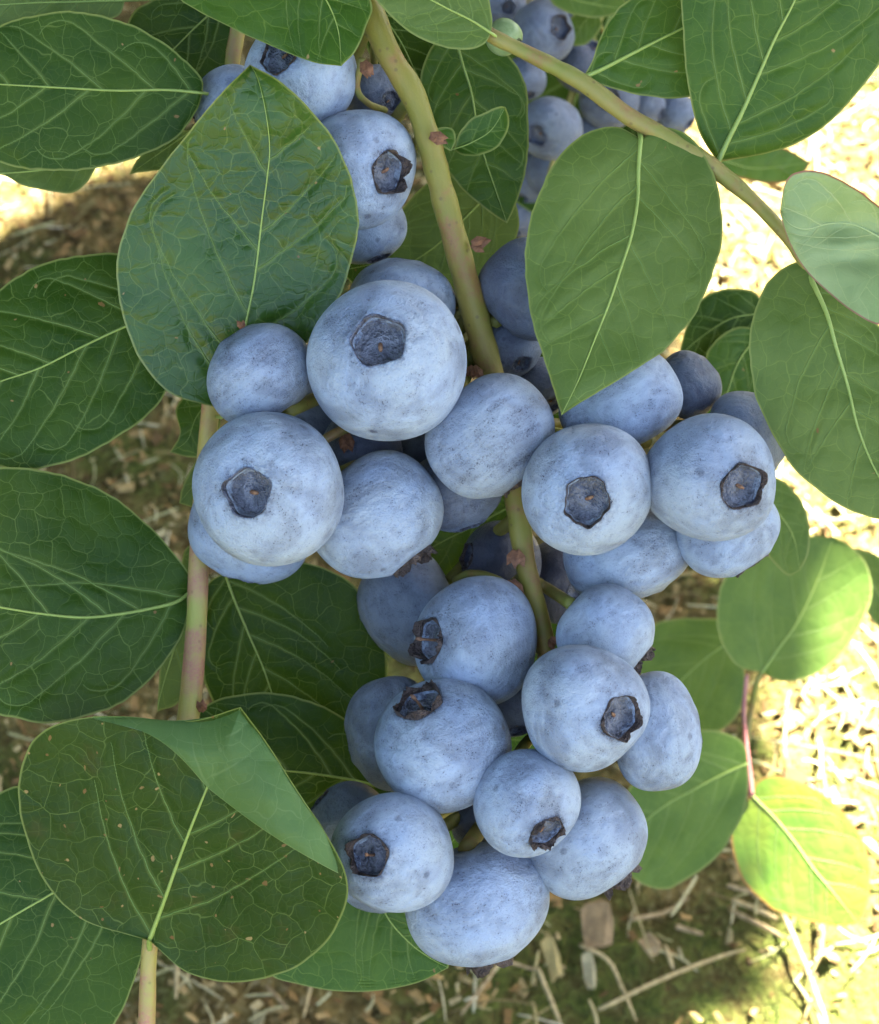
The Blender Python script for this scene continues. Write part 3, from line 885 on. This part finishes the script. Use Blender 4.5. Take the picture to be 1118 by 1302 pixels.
make_leaf(fruit, 'mid', [(578, 40), (588, 80), (599, 115), (606, 155), (615, 195), (630, 240), (645, 284)], [(552, 55), (537, 85), (534, 120), (541, 165), (560, 205), (590, 243), (620, 268)],
          [(625, 48), (652, 75), (668, 110), (672, 155), (671, 195), (665, 230), (655, 262)], z=190, nv=5, seed=32, ay=.05)
make_leaf(fruit, 'mid', [(576, 190), (600, 181), (625, 165), (643, 136)], [(584, 168), (600, 152), (620, 141), (635, 135)], [(590, 198), (611, 197), (631, 187), (645, 170), (648, 150)],
          z=95, nv=3, seed=33, ax=-.35, cup=-.12, petiole=[(550, 174, 75), (563, 182, 82)], ribw=5, label='small young leaf at the bud')
make_leaf(fruit, 'mid', [(553, 165), (562, 172), (574, 192)], [(564, 161), (577, 164), (580, 178)], [(553, 172), (562, 186)], z=74, nv=2, seed=34, ribw=3)
make_leaf(fruit, 'mid', [(655, 640), (610, 665), (560, 690), (505, 722)], [(630, 620), (570, 632), (515, 665)], [(660, 700), (612, 735), (555, 745)], z=390, nv=5, seed=35)
make_leaf(fruit, 'pale', [(645, 222), (600, 268), (555, 312), (495, 352)], [(590, 205), (540, 235), (498, 290)], [(660, 290), (625, 345), (560, 375)], z=400, nv=5, seed=36)
make_leaf(fruit, 'dark', [(478, 8), (508, 50), (528, 90), (548, 128)], [(462, 40), (480, 90), (510, 122)], [(525, 18), (555, 58), (565, 100)], z=240, nv=4, seed=37)
make_leaf(fruit, 'dark', [(600, 300), (550, 318), (500, 330), (430, 345)], [(570, 285), (510, 292), (455, 315)], [(590, 340), (530, 365), (470, 372)], z=430, nv=4, seed=38)
make_leaf(fruit, 'dark', [(740, 760), (680, 800), (630, 850), (570, 900)], [(690, 740), (610, 780), (560, 840)], [(760, 830), (710, 900), (640, 930)], z=430, nv=5, seed=39)
make_leaf(fruit, 'mid', [(700, 940), (650, 990), (600, 1040), (560, 1090)], [(660, 930), (600, 970), (560, 1030)], [(720, 1000), (680, 1060), (610, 1100)], z=400, nv=5, seed=40)
make_leaf(fruit, 'dark', [(640, 400), (680, 440), (730, 480), (800, 520)], [(690, 390), (750, 420), (800, 470)], [(640, 460), (680, 520), (740, 540)], z=430, nv=4, seed=41)
make_leaf(fruit, 'dark', [(420, 480), (460, 540), (510, 590), (580, 640)], [(470, 470), (530, 520), (580, 590)], [(410, 550), (460, 620), (530, 650)], z=420, nv=4, seed=42)
for (x, y, z, s, a, sd_) in ((547, 172, 52, 26, .4, 1), (462, 78, 48, 26, 1.2, 2), (650, 738, 136, 34, 1.5, 3), (656, 700, 136, 24, 1.7, 5), (602, 466, 112, 22, 1.6, 6), (440, 552, 120, 26, 1.5, 7), (600, 310, 90, 26, .1, 8), (700, 812, 128, 18, 1.0, 9)):
    bract(fruit, x, y, z, s, a, sd_)

# --- right-hand leafy twig
twig = plant('leafy_twig', 'slender green twig slanting across the upper right with broad leaves', 'branch', P(600, 20, 40))
_, q_twig = make_stem(twig, [(560, 0, 60, 9.5), (620, 42, 45, 9.8), (680, 72, 38, 10.4), (740, 104, 34, 12), (800, 148, 30, 12), (850, 176, 30, 12), (905, 212, 30, 12.8), (955, 252, 30, 9.5), (1000, 300, 32, 8.5), (1030, 345, 38, 7), (1060, 372, 50, 6)], 'twig', n=90)
make_leaf(twig, 'pale', [(815, 176), (812, 215), (811, 255), (803, 300), (790, 340), (775, 385), (757, 430), (735, 485), (714, 528)],
          [(785, 161), (750, 167), (715, 195), (685, 245), (670, 300), (668, 350), (675, 400), (688, 445), (702, 490)],
          [(845, 162), (880, 176), (906, 215), (917, 260), (918, 305), (905, 355), (880, 405), (845, 445), (800, 475), (755, 502)],
          z=-5, ay=-.14, ax=-.04, cup=.05, nv=5, pil=4, petiole=[(812, 160, 40), (814, 168, 40)], seed=51, ribw=6, label='broad waxy leaf covering a berry')
make_leaf(twig, 'mid', [(913, 206), (925, 180), (945, 140), (965, 95), (985, 50), (1005, 12), (1025, -30), (1045, -70)],
          [(893, 175), (880, 135), (872, 85), (868, 35), (868, -15), (885, -60), (940, -90)],
          [(945, 201), (985, 193), (1025, 176), (1060, 150), (1095, 112), (1120, 78), (1140, 30), (1130, -30), (1090, -70)],
          z=20, ay=.22, ax=.1, cup=.10, nv=5, pil=4.5, petiole=[(900, 212, 26), (907, 210, 24)], seed=52, ribw=7.5)
make_leaf(twig, 'mid', [(742, 98), (765, 88), (800, 70), (835, 52), (868, 36), (900, 20), (930, 5)],
          [(752, 78), (762, 50), (778, 20), (800, 0), (830, -20), (870, -25), (905, -15)],
          [(765, 108), (790, 115), (825, 122), (865, 124), (900, 110), (925, 60)], z=55, ax=.2, nv=4, pil=4, petiole=[(735, 102, 34), (738, 100, 34)], seed=53, ribw=7)
make_leaf(twig, 'pale', [(625, 42), (600, 26), (570, 11), (545, -2), (515, -15), (480, -35)], [(626, 20), (618, -10), (590, -35), (545, -55), (510, -55)],
          [(613, 58), (585, 63), (550, 55), (520, 40), (495, 18), (478, 0), (468, -20)], z=20, ax=.1, nv=4, seed=54, petiole=[(640, 52, 40), (632, 47, 36)], ribw=5)
make_leaf(twig, 'blue', [(1145, 318), (1115, 299), (1085, 285), (1055, 284), (1025, 291), (1005, 285), (992, 268)],
          [(1140, 285), (1110, 256), (1080, 234), (1050, 220), (1020, 217), (1000, 230)],
          [(1150, 400), (1118, 412), (1085, 396), (1055, 373), (1030, 350), (1012, 325), (998, 292)],
          z=-40, cup=-.16, nv=4, pil=3, seed=55, ax=.1, ribw=4.5, ribmat='palevein', zf=lambda X, Y: 26 * np.exp(-((X - 1066) / 34) ** 2 - ((Y - 287) / 22) ** 2) + 12 * np.exp(-((X - 1085) / 40) ** 2 - ((Y - 330) / 14) ** 2), label='pale glaucous cupped leaf at the right edge')
make_leaf(twig, 'pale', [(1036, 364), (1052, 400), (1063, 440), (1078, 490), (1090, 540), (1105, 580), (1120, 610), (1150, 662)],
          [(1020, 335), (995, 342), (970, 368), (955, 410), (953, 455), (962, 505), (980, 550), (1005, 588), (1045, 628), (1100, 656)],
          [(1045, 340), (1080, 375), (1130, 430), (1170, 500), (1185, 570), (1175, 630)],
          z=15, ax=-.08, ay=-.05, cup=.05, nv=5, pil=3.5, seed=56, petiole=[(1028, 345, 36), (1031, 354, 32)], ribw=6.5)

# --- low shoots behind, partly in the sun
back = plant('back_shoot', 'shaded leafy shoot low behind the right hand berries', 'branch', P(1000, 720, 900))
make_stem(back, [(925, 690, 950, 6), (940, 610, 900, 5), (962, 510, 860, 4.5), (975, 395, 820, 4)], 'twig', n=40, seg=10)
make_leaf(back, 'dark', [(975, 398), (930, 405), (890, 430), (862, 455)], [(960, 372), (925, 366), (893, 380), (875, 412)], [(972, 432), (930, 448), (893, 460)], z=840, nv=4, seed=61)
make_leaf(back, 'mid', [(972, 420), (942, 455), (925, 500), (912, 552)], [(935, 416), (905, 438), (893, 480), (898, 525)], [(985, 455), (975, 505), (945, 548)], z=800, nv=4, seed=62)
make_leaf(back, 'soft', [(965, 615), (985, 645), (1008, 680), (1018, 725)], [(982, 606), (1008, 622), (1026, 655), (1029, 700)], [(950, 660), (972, 700), (1000, 730)], z=900, nv=3, seed=63)
ZL = 1900
low = plant('low_shoot', 'low leafy shoot at the lower right with its leaves half in sunlight', 'branch', P(945, 960, 2300))
make_stem(low, [(938, 1080, 2300, 5), (945, 985, 2000, 4.5), (955, 905, 1950, 4), (968, 855, 1900, 3.5), (1000, 830, 1950, 3)], 'twig', n=40, seg=10)
make_leaf(low, 'soft', [(968, 856), (990, 825), (1012, 795), (1030, 760), (1045, 725), (1055, 697), (1062, 683)],
          [(938, 846), (917, 815), (911, 775), (922, 735), (945, 705), (985, 688), (1030, 682)],
          [(1000, 867), (1040, 856), (1075, 826), (1098, 790), (1110, 755), (1102, 718), (1082, 695)], z=ZL, ax=.2, nv=4, seed=71, cup=-.06, label='rounded leaf with a sunlit lower edge')
make_leaf(low, 'soft', [(935, 812), (900, 835), (870, 862), (850, 885), (832, 918)], [(925, 790), (890, 785), (855, 788), (826, 800), (812, 845)],
          [(946, 850), (946, 890), (926, 922), (890, 934), (855, 934)], z=ZL + 250, nv=4, seed=72)
make_leaf(low, 'soft', [(951, 971), (915, 987), (880, 1005), (845, 1025), (815, 1050), (788, 1088)], [(945, 945), (915, 930), (870, 930), (830, 960), (795, 1010), (778, 1055)],
          [(951, 1005), (941, 1045), (915, 1085), (880, 1115), (845, 1131), (808, 1118)], z=ZL - 100, ay=-.1, nv=5, seed=73, label='pale drooping leaf below the berries')
make_leaf(low, 'yellow', [(957, 1012), (985, 1040), (1010, 1070), (1035, 1105), (1060, 1135), (1092, 1175)], [(965, 993), (990, 987), (1030, 1000), (1065, 1025), (1093, 1060), (1106, 1105), (1104, 1145)],
          [(937, 1030), (930, 1065), (937, 1100), (955, 1132), (985, 1156), (1025, 1171), (1065, 1178)], z=ZL, ax=-.1, nv=5, seed=74, label='yellowing leaf with a red margin')
make_leaf(low, 'soft', [(1072, 700), (1108, 742), (1145, 795)], [(1095, 698), (1135, 722)], [(1080, 735), (1098, 772), (1122, 802)], z=ZL + 300, nv=3, seed=75)
make_leaf(low, 'yellow', [(905, 198), (960, 214), (1032, 206)], [(940, 188), (990, 186)], [(930, 222), (980, 233), (1015, 226)], z=ZL, nv=3, seed=76)
_, _q = make_stem(low, [(950, 858, 1900, 3), (946, 905, 1920, 3), (950, 955, 1890, 3.6), (956, 1012, 1895, 4.5)], 'pink', name='leaf_stalk', n=24, seg=10)

# ------------------------------------------------------------------ berries
def berry_meshes(seed, rc0, crown, ripe=True):
    r = np.random.default_rng(seed)
    N = 72
    ph = np.linspace(0, 2 * math.pi, N, endpoint=False)
    e = .87
    def surf(rr):
        s = np.clip(rr, 0, 1) ** (1 / e)
        return np.sqrt(np.maximum(0, 1 - s * s)) ** e
    p0 = r.uniform(0, 6.28)
    jag = sum(r.normal(0, .05 / k ** .8) * np.cos(k * ph + r.uniform(0, 6.28)) for k in (2, 3, 4, 7, 11))
    rc = rc0 * (1 + .05 * np.cos(5 * (ph - p0)) + .012 * np.cos(10 * (ph - p0)) + jag)
    zr = surf(np.array([rc0]))[0]
    rows, ring = [], []
    for f, dz in ((.76, -.22), (.88, -.13), (.95, -.045), (.99, .010)):
        rows.append(np.stack([rc * f * np.cos(ph), rc * f * np.sin(ph), np.full(N, zr + dz)], -1)); ring.append(1.5 if f < .97 else 1.1)  # inner wall rows get a higher value, painting recess shade
    th0 = math.asin((rc0 * 1.06) ** (1 / e))
    th = np.concatenate([np.linspace(th0, .9, 14), np.linspace(.9, math.pi - .02, 34)[1:]])
    lump = [(r.normal(0, 1, 3), r.uniform(0, 6.28), r.normal(0, .015)) for _ in range(7)]
    for t in th:
        R = math.sin(t) ** e
        z = math.copysign(abs(math.cos(t)) ** e, math.cos(t))
        bl = np.exp(-((R - rc0) / (.14)) ** 2) if t < 1.5 else 0
        rr = R * (1 + (rc / rc0 - 1) * bl + .012 * np.cos(5 * (ph - p0)) * math.exp(-((t - .8) / .5) ** 2))
        z = z + .018 * bl
        if t > 2.6: z = z + .10 * ((t - 2.6) / .54) ** 2               # dimple at the stalk end
        pt = np.stack([rr * np.cos(ph), rr * np.sin(ph), np.full(N, z)], -1)
        d = np.zeros(N)
        for kv, pp, am in lump: d += am * np.sin(pt @ kv * 1.8 + pp)
        pt = pt * (1 + d[:, None] * (1 - bl))
        rows.append(pt); ring.append(float(np.clip(1.15 - (R - rc0) / .13, 0, 1)) if t < 1.5 else 0.0)
    V = np.vstack(rows)
    nr = len(rows)
    i = np.arange(nr * N).reshape(nr, N); j = np.roll(i, -1, 1)
    F = np.stack([i[:-1], i[1:], j[1:], j[:-1]], -1).reshape(-1, 4).tolist()
    F.append(tuple(i[-1][::-1]))
    body = mesh('blueberry', V, F, M['berry'] if ripe else M['greenskin'])
    fattr(body, 'ring', np.repeat(ring, N))
    # crown floor
    rows = []
    for f, dz in ((.89, -.12), (.82, -.175), (.66, -.20), (.38, -.185), (.2, -.175), (.12, -.16), (.07, -.16), (.03, -.185)):
        rows.append(np.stack([rc * f * np.cos(ph), rc * f * np.sin(ph), zr + dz + .010 * np.cos(5 * ph + 1) * f], -1))
    V = np.vstack(rows); nr = len(rows)
    i = np.arange(nr * N).reshape(nr, N); j = np.roll(i, -1, 1)
    F = np.stack([i[:-1], i[1:], j[1:], j[:-1]], -1).reshape(-1, 4).tolist(); F.append(tuple(i[-1][::-1]))
    cal = mesh('calyx', V, F, M['calyx'])
    # withered sepals round the rim
    hh = np.abs(np.cos(2.5 * (ph - p0))) ** .7 * crown * (1 + .5 * np.sin(ph + r.uniform(0, 6)) + r.normal(0, .16, N)).clip(.1, 2)
    rows = []
    for f, a, th_ in ((.955, 0.0, 0), (.98, .55, .0), (.99, 1.0, 0), (.965, 1.0, 0), (.945, .5, 0), (.93, 0.0, 0)):
        rows.append(np.stack([rc * (f + .10 * hh * a) * np.cos(ph), rc * (f + .10 * hh * a) * np.sin(ph), zr - .07 + a * (hh + .075)], -1))
    V = np.vstack(rows); nr = len(rows)
    i = np.arange(nr * N).reshape(nr, N); j = np.roll(i, -1, 1)
    F = np.stack([i[:-1], i[1:], j[1:], j[:-1]], -1).reshape(-1, 4)
    crn = mesh('sepal_ring', V, F, M['crown'] if crown > .055 else M['softcrown'])
    return body, cal, crn, zr

def style_mesh(zr, L, seed):
    r = np.random.default_rng(seed)
    b = r.normal(0, .12, 2)
    t = np.linspace(0, 1, 7)
    pts = np.stack([b[0] * t ** 2, b[1] * t ** 2, zr - .17 + L * t], -1)
    V, F = tube(pts, np.array([.030, .026, .022, .02, .02, .034, .020]) if L > .3 else np.array([.028, .028, .029, .030, .030, .028, .018]), 10)
    return mesh('style', V, F, M['style'])

VAR = [berry_meshes(1, .34, .015), berry_meshes(2, .32, .05), berry_meshes(3, .36, .06), berry_meshes(4, .35, .14), berry_meshes(5, .30, .02), berry_meshes(6, .37, .09)]
STY = [[style_mesh(v_[3], .06, 1) for v_ in VAR], [style_mesh(v_[3], .42, 2) for v_ in VAR]]
GREEN = berry_meshes(9, .42, .05, ripe=False)

def add_berry(x, y, z, a, ratio, pole, bloom_shade, var, label, group, sty=0, roll=None, green=False):
    mv = GREEN if green else VAR[var]
    o = link('blueberry' if not green else 'unripe_blueberry', mv[0])
    k = a * S * kz(z) * .978
    ratio *= .97
    pw = Vector(imdir(*pole))
    q = pw.to_track_quat('Z', 'Y') @ Quaternion((0, 0, 1), roll if roll is not None else random.uniform(0, 6.28))
    o.matrix_world = Matrix.LocRotScale(Vector(P(x, y, z)), q, Vector((k * random.uniform(.97, 1.035), k * random.uniform(.97, 1.035), k * ratio)))
    o['bloom_shade'] = float(bloom_shade) * (.62 if group == G3 else 1)
    o['scuff'] = .9 if 'scuffed' in label or 'dusty' in label else random.choice((.08, .15, .25, .4))
    tag(o, label, 'blueberry', group)
    for nm, me in (('calyx', mv[1]), ('sepal_ring', mv[2]), ('style', STY[sty][var] if not green else STY[0][0])):
        c = bpy.data.objects.new(nm, me); COL.objects.link(c); c.parent = o
    return o, Vector(P(x, y, z)) - pw * k * ratio * .92, k

G1 = 'ripe berries of the main cluster'
G2 = 'ripe berries of the upper cluster'
G3 = 'blurred berries in the background cluster'
# x, y, equatorial radius, polar ratio, pole (right, down, towards viewer), bloom, variant, style, least depth, label; thin wax in the gaps also paints shade
MAIN = [
    (495, 461, 101, .92, (-.13, -.25, .96), 1.0, 0, 0, 0, 'biggest pale berry at the centre, its round crown facing out'),
    (343, 622, 97, .94, (-.24, .06, .97), 1.0, 1, 0, 0, 'big pale berry at the left of the cluster, dark five sided crown facing out'),
    (747, 621, 87, .94, (-.08, .22, .97), .96, 2, 0, 0, 'berry with a neat pentagon crown facing out, right of the branch'),
    (502, 1083, 80, .94, (-.44, -.08, .9), 1.0, 3, 1, 0, 'pale berry low at the left, brown ragged crown beside the speckled leaf'),
    (671, 1018, 70, .92, (.36, .55, .72), .97, 3, 0, 0, 'small round berry with a ragged crown at its lower edge, near the bottom'),
    (559, 948, 91, .88, (-.34, -.78, .52), 1.0, 3, 1, 0, 'pale berry whose crown opens upward with a dry style sticking out'),
    (742, 900, 84, .90, (.62, .10, .78), .94, 5, 0, 0, 'berry with a narrow dark crown on its right flank'),
    (605, 815, 83, .93, (-.80, -.05, .55), .93, 3, 1, 0, 'berry with a gaping dark crown and dry style on its left side'),
    (623, 555, 85, .88, (.60, .75, .02), .88, 2, 0, 0, 'oblong berry with scuffed wax bands over the branch'),
    (905, 608, 84, .92, (.42, .16, .88), .86, 5, 0, 0, 'berry at the right with a worn greyish cheek and angular crown'),
    (478, 656, 86, .91, (.62, .76, .06), .95, 3, 0, 0, 'egg shaped berry with one dark thumb mark, right of the big left berry'),
    (608, 1148, 93, .85, (.22, .96, .0), .97, 3, 0, 0, 'lowest berry of the cluster, hanging just above the mulch'),
    (770, 803, 67, .92, (.76, .62, .12), .95, 3, 0, 0, 'berry with a black crown tip at its lower right, under the pentagon berry'),
    (331, 477, 74, .88, (-.55, -.8, .05), .86, 4, 0, 0, 'plain dusty berry at the upper left, on the glossy leaf'),
    (793, 512, 81, .80, (-.5, -.85, .05), .93, 4, 0, 0, 'berry half hidden under the tip of the broad waxy leaf'),
    (796, 705, 82, .76, (.30, .95, .05), .96, 4, 0, 0, 'flattened berry tucked below the pentagon berry'),
    (833, 933, 76, .80, (.95, -.1, .05), .93, 4, 0, 0, 'tall berry behind the one with the flank crown'),
    (748, 1064, 82, .86, (.62, .78, .05), .92, 3, 0, 0, 'large berry behind the small ragged crowned one at the lower right'),
    (926, 674, 67, .86, (.55, .83, .04), .97, 2, 0, 0, 'berry peeping from under the grey cheeked berry at the right'),
    (500, 931, 73, .86, (-.95, .2, .05), .58, 4, 0, 0, 'dull berry half hidden left of the upward opening crown'),
    (446, 1050, 58, .95, (-.7, -.6, .05), .52, 4, 0, 190, 'dull berry between the dark leaf and the ragged brown crown'),
    (480, 1109, 55, .95, (-.2, .95, .05), .6, 4, 0, 215, 'sliver of a berry below the ragged brown crown'),
    (509, 389, 71, .88, (.1, -.95, .05), .90, 4, 0, 0, 'berry rising behind the biggest pale berry'),
    (322, 667, 80, .96, (-.2, .95, .05), .90, 4, 0, 0, 'berry showing as a rim under the big left berry'),
    (588, 796, 52, .94, (-.4, -.3, .8), .75, 4, 0, 0, 'small bluish berry squeezed above the gaping crown'),
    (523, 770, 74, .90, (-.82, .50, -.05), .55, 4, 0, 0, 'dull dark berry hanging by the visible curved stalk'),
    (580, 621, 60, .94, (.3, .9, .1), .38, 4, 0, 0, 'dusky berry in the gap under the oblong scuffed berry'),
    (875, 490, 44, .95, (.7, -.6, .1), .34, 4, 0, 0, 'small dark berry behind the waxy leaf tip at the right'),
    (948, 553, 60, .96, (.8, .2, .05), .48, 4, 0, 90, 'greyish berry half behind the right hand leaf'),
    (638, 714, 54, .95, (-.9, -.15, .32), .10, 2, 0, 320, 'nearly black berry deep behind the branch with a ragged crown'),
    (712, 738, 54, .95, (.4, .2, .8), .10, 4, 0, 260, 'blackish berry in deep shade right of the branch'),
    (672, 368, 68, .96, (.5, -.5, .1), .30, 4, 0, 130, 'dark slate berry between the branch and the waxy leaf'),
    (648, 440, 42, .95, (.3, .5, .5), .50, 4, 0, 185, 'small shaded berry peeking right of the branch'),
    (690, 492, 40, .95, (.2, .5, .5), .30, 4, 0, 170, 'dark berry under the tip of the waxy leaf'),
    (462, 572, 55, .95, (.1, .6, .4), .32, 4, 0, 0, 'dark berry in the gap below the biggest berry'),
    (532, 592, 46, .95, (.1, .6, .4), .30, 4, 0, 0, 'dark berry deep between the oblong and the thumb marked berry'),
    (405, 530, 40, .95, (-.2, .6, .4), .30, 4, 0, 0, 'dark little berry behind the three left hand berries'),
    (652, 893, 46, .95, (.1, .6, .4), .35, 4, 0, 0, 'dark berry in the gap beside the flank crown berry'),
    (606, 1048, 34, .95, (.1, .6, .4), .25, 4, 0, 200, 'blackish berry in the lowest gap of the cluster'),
]
UPPER = [
    (452, 216, 78, .92, (.66, .17, .74), .98, 3, 0, 85, 'pale berry with an angular black crown, left of the branch near the top'),
    (382, 96, 74, .92, (-.36, -.24, .9), 1.0, 2, 0, 85, 'topmost pale berry with a dark open crown under the bright leaf'),
    (298, 140, 58, .95, (-.8, .3, .1), .88, 4, 0, 150, 'berry edge showing left of the glossy leaf tip'),
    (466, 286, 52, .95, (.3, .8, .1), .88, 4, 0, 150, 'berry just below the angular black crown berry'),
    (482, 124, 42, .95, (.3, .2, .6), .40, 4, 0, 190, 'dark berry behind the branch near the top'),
]
BACK = [
    (690, 42, 41, .95, (.55, -.02, .8), .62, 5, 0, 0, 'rubbed berry with an oval dark crown, uppermost in the blurred cluster'),
    (700, 163, 40, .93, (-.5, .4, .75), .66, 1, 0, 0, 'blurred berry with a dark round crown beside the green leaf'),
    (640, 6, 30, .95, (.2, .3, .8), .60, 4, 0, 60, 'bluish blurred berry at the very top above the unripe one'),
    (666, 100, 29, .95, (.2, .8, .3), .62, 4, 0, 60, 'blurred berry just under the twig beside the green leaf'),
    (742, 84, 37, .95, (.3, -.5, .5), .35, 4, 0, 120, 'dark blurred berry behind the twig'),
    (775, 128, 38, .95, (-.1, .15, .95), .50, 2, 0, 40, 'blurred berry with a dark crown showing just above the twig'),
    (757, 176, 33, .95, (.3, .7, .3), .60, 4, 0, 0, 'blurred berry under the twig above the waxy leaf'),
    (822, 134, 27, .9, (.8, .5, .3), .62, 4, 0, 60, 'pale blurred berry right of the crowned one above the twig'),
    (861, 144, 27, .9, (.6, .6, .3), .72, 4, 0, 60, 'brightest blurred berry at the right end, by the big top leaf'),
    (850, 172, 23, .95, (.3, .7, .3), .60, 4, 0, 100, 'small blurred berry in the angle under the twig'),
    (712, 218, 42, .95, (-.3, .8, .3), .55, 4, 0, 60, 'blurred berry peeking past the edge of the waxy leaf'),
    (672, 226, 34, .95, (-.3, .8, .3), .52, 4, 0, 120, 'blurred berry between the two upper leaves'),
    (662, 272, 30, .95, (-.3, .8, .3), .50, 4, 0, 120, 'lowest blurred berry, beside the green leaf tip'),
    (720, -6, 32, .95, (.3, -.5, .5), .45, 4, 0, 160, 'dim blurred berry at the top edge'),
    (735, 205, 30, .95, (.3, -.5, .5), .45, 4, 0, 160, 'dim blurred berry deep in the background cluster'),
]

def settle(rows, zmin0):
    """depth of each berry: those listed first lie in front, the rest are pushed back until they only touch"""
    done = []
    for r in rows:
        x, y, a = r[0], r[1], r[2] * (1 + r[3]) / 2
        z = zmin0 + r[8]
        for X, Y, A, Zp in done:
            s = (.93 * (a + A)) ** 2 - (x - X) ** 2 - (y - Y) ** 2
            if s > 0: z = max(z, Zp + math.sqrt(s))
        done.append((x, y, a, z))
    return [d[3] for d in done]

STALK_M = M['twig']
def stalk(parent, p0, r, line, qz):
    """fruit stalk from the berry's end to the nearest place on the stem"""
    w = P(line[:, 0], line[:, 1], line[:, 2])
    p0 = np.array(p0)
    i = int(np.argmin(np.linalg.norm(w - p0, axis=1)))
    i = max(1, i - 6)
    e = w[i]
    back_ = FW * .0035 * (1 + np.linalg.norm(e - p0) / .012)
    pts = curve(np.array([p0, p0 * .66 + e * .34 + back_, p0 * .3 + e * .7 + back_, e]), 12)
    V, F = tube(pts, np.linspace(r * .13, r * .10, 12) + 1e-4, 8)
    link('fruit_stalk', mesh('fruit_stalk', V, F, STALK_M), parent)

for pts in ([(580, 738, 300, 6), (598, 729, 225, 5), (624, 733, 175, 5), (648, 747, 150, 6.5)],
            [(392, 580, 110, 6), (416, 557, 100, 6.5), (445, 544, 125, 7), (520, 520, 160, 7), (628, 500, 150, 8)],
            [(461, 74, 60, 5), (454, 112, 85, 4.5), (468, 131, 110, 4.5), (490, 140, 150, 4.5)]):
    make_stem(fruit, pts, 'twig', name='fruit_stalk', n=24, seg=10)
for r, z in zip(MAIN, settle(MAIN, 0)):
    o, end, k = add_berry(r[0], r[1], z, r[2], r[3], r[4], r[5], r[6], r[9], G1, r[7])
    stalk(fruit, end, k * .9, q_stem, 0)
for r, z in zip(UPPER, settle(UPPER, 0)):
    o, end, k = add_berry(r[0], r[1], z, r[2], r[3], r[4], r[5], r[6], r[9], G2, r[7])
    stalk(fruit, end, k * .9, q_stem, 0)
ZB = 1350
btwig = plant('background_twig', 'thin twig inside the blurred background berry cluster', 'branch', P(760, -60, ZB + 200))
_, q_b = make_stem(btwig, [(800, -60, ZB + 220, 5), (760, 30, ZB + 230, 5), (730, 110, ZB + 240, 4.5), (705, 200, ZB + 240, 4), (680, 290, ZB + 240, 3)], 'twig', n=40, seg=10)
for r, z in zip(BACK, settle([(x * 1, y, a * 1.0, *rest) for x, y, a, *rest in BACK], ZB)):
    z = ZB + (z - ZB) * 1.5
    o, end, k = add_berry(r[0], r[1], z, r[2], r[3], r[4], r[5], r[6], r[9], G3, r[7])
    stalk(btwig, end, k * .8, q_b, 0)
make_leaf(btwig, 'soft', [(690, -15), (740, 2), (800, 12)], [(730, -30), (780, -20)], [(710, 10), (760, 22)], z=ZB - 50, nv=3, seed=81)
make_leaf(btwig, 'soft', [(760, 10), (740, 32), (728, 58)], [(738, 10), (722, 32)], [(765, 34), (748, 56)], z=ZB + 20, nv=3, seed=82)
make_leaf(btwig, 'dark', [(800, -40), (760, 60), (720, 160), (690, 280)], [(740, -30), (660, 40), (620, 130), (630, 230)], [(860, 0), (870, 100), (820, 210), (740, 290)], z=ZB + 420, nv=4, seed=83)
o, end, k = add_berry(641, 47, 115, 24, .95, (.72, .55, .3), 0, 0, 'small unripe green berry behind the top of the twig', 'unripe berries', green=True)
stalk(twig, end, k, q_twig, 0)
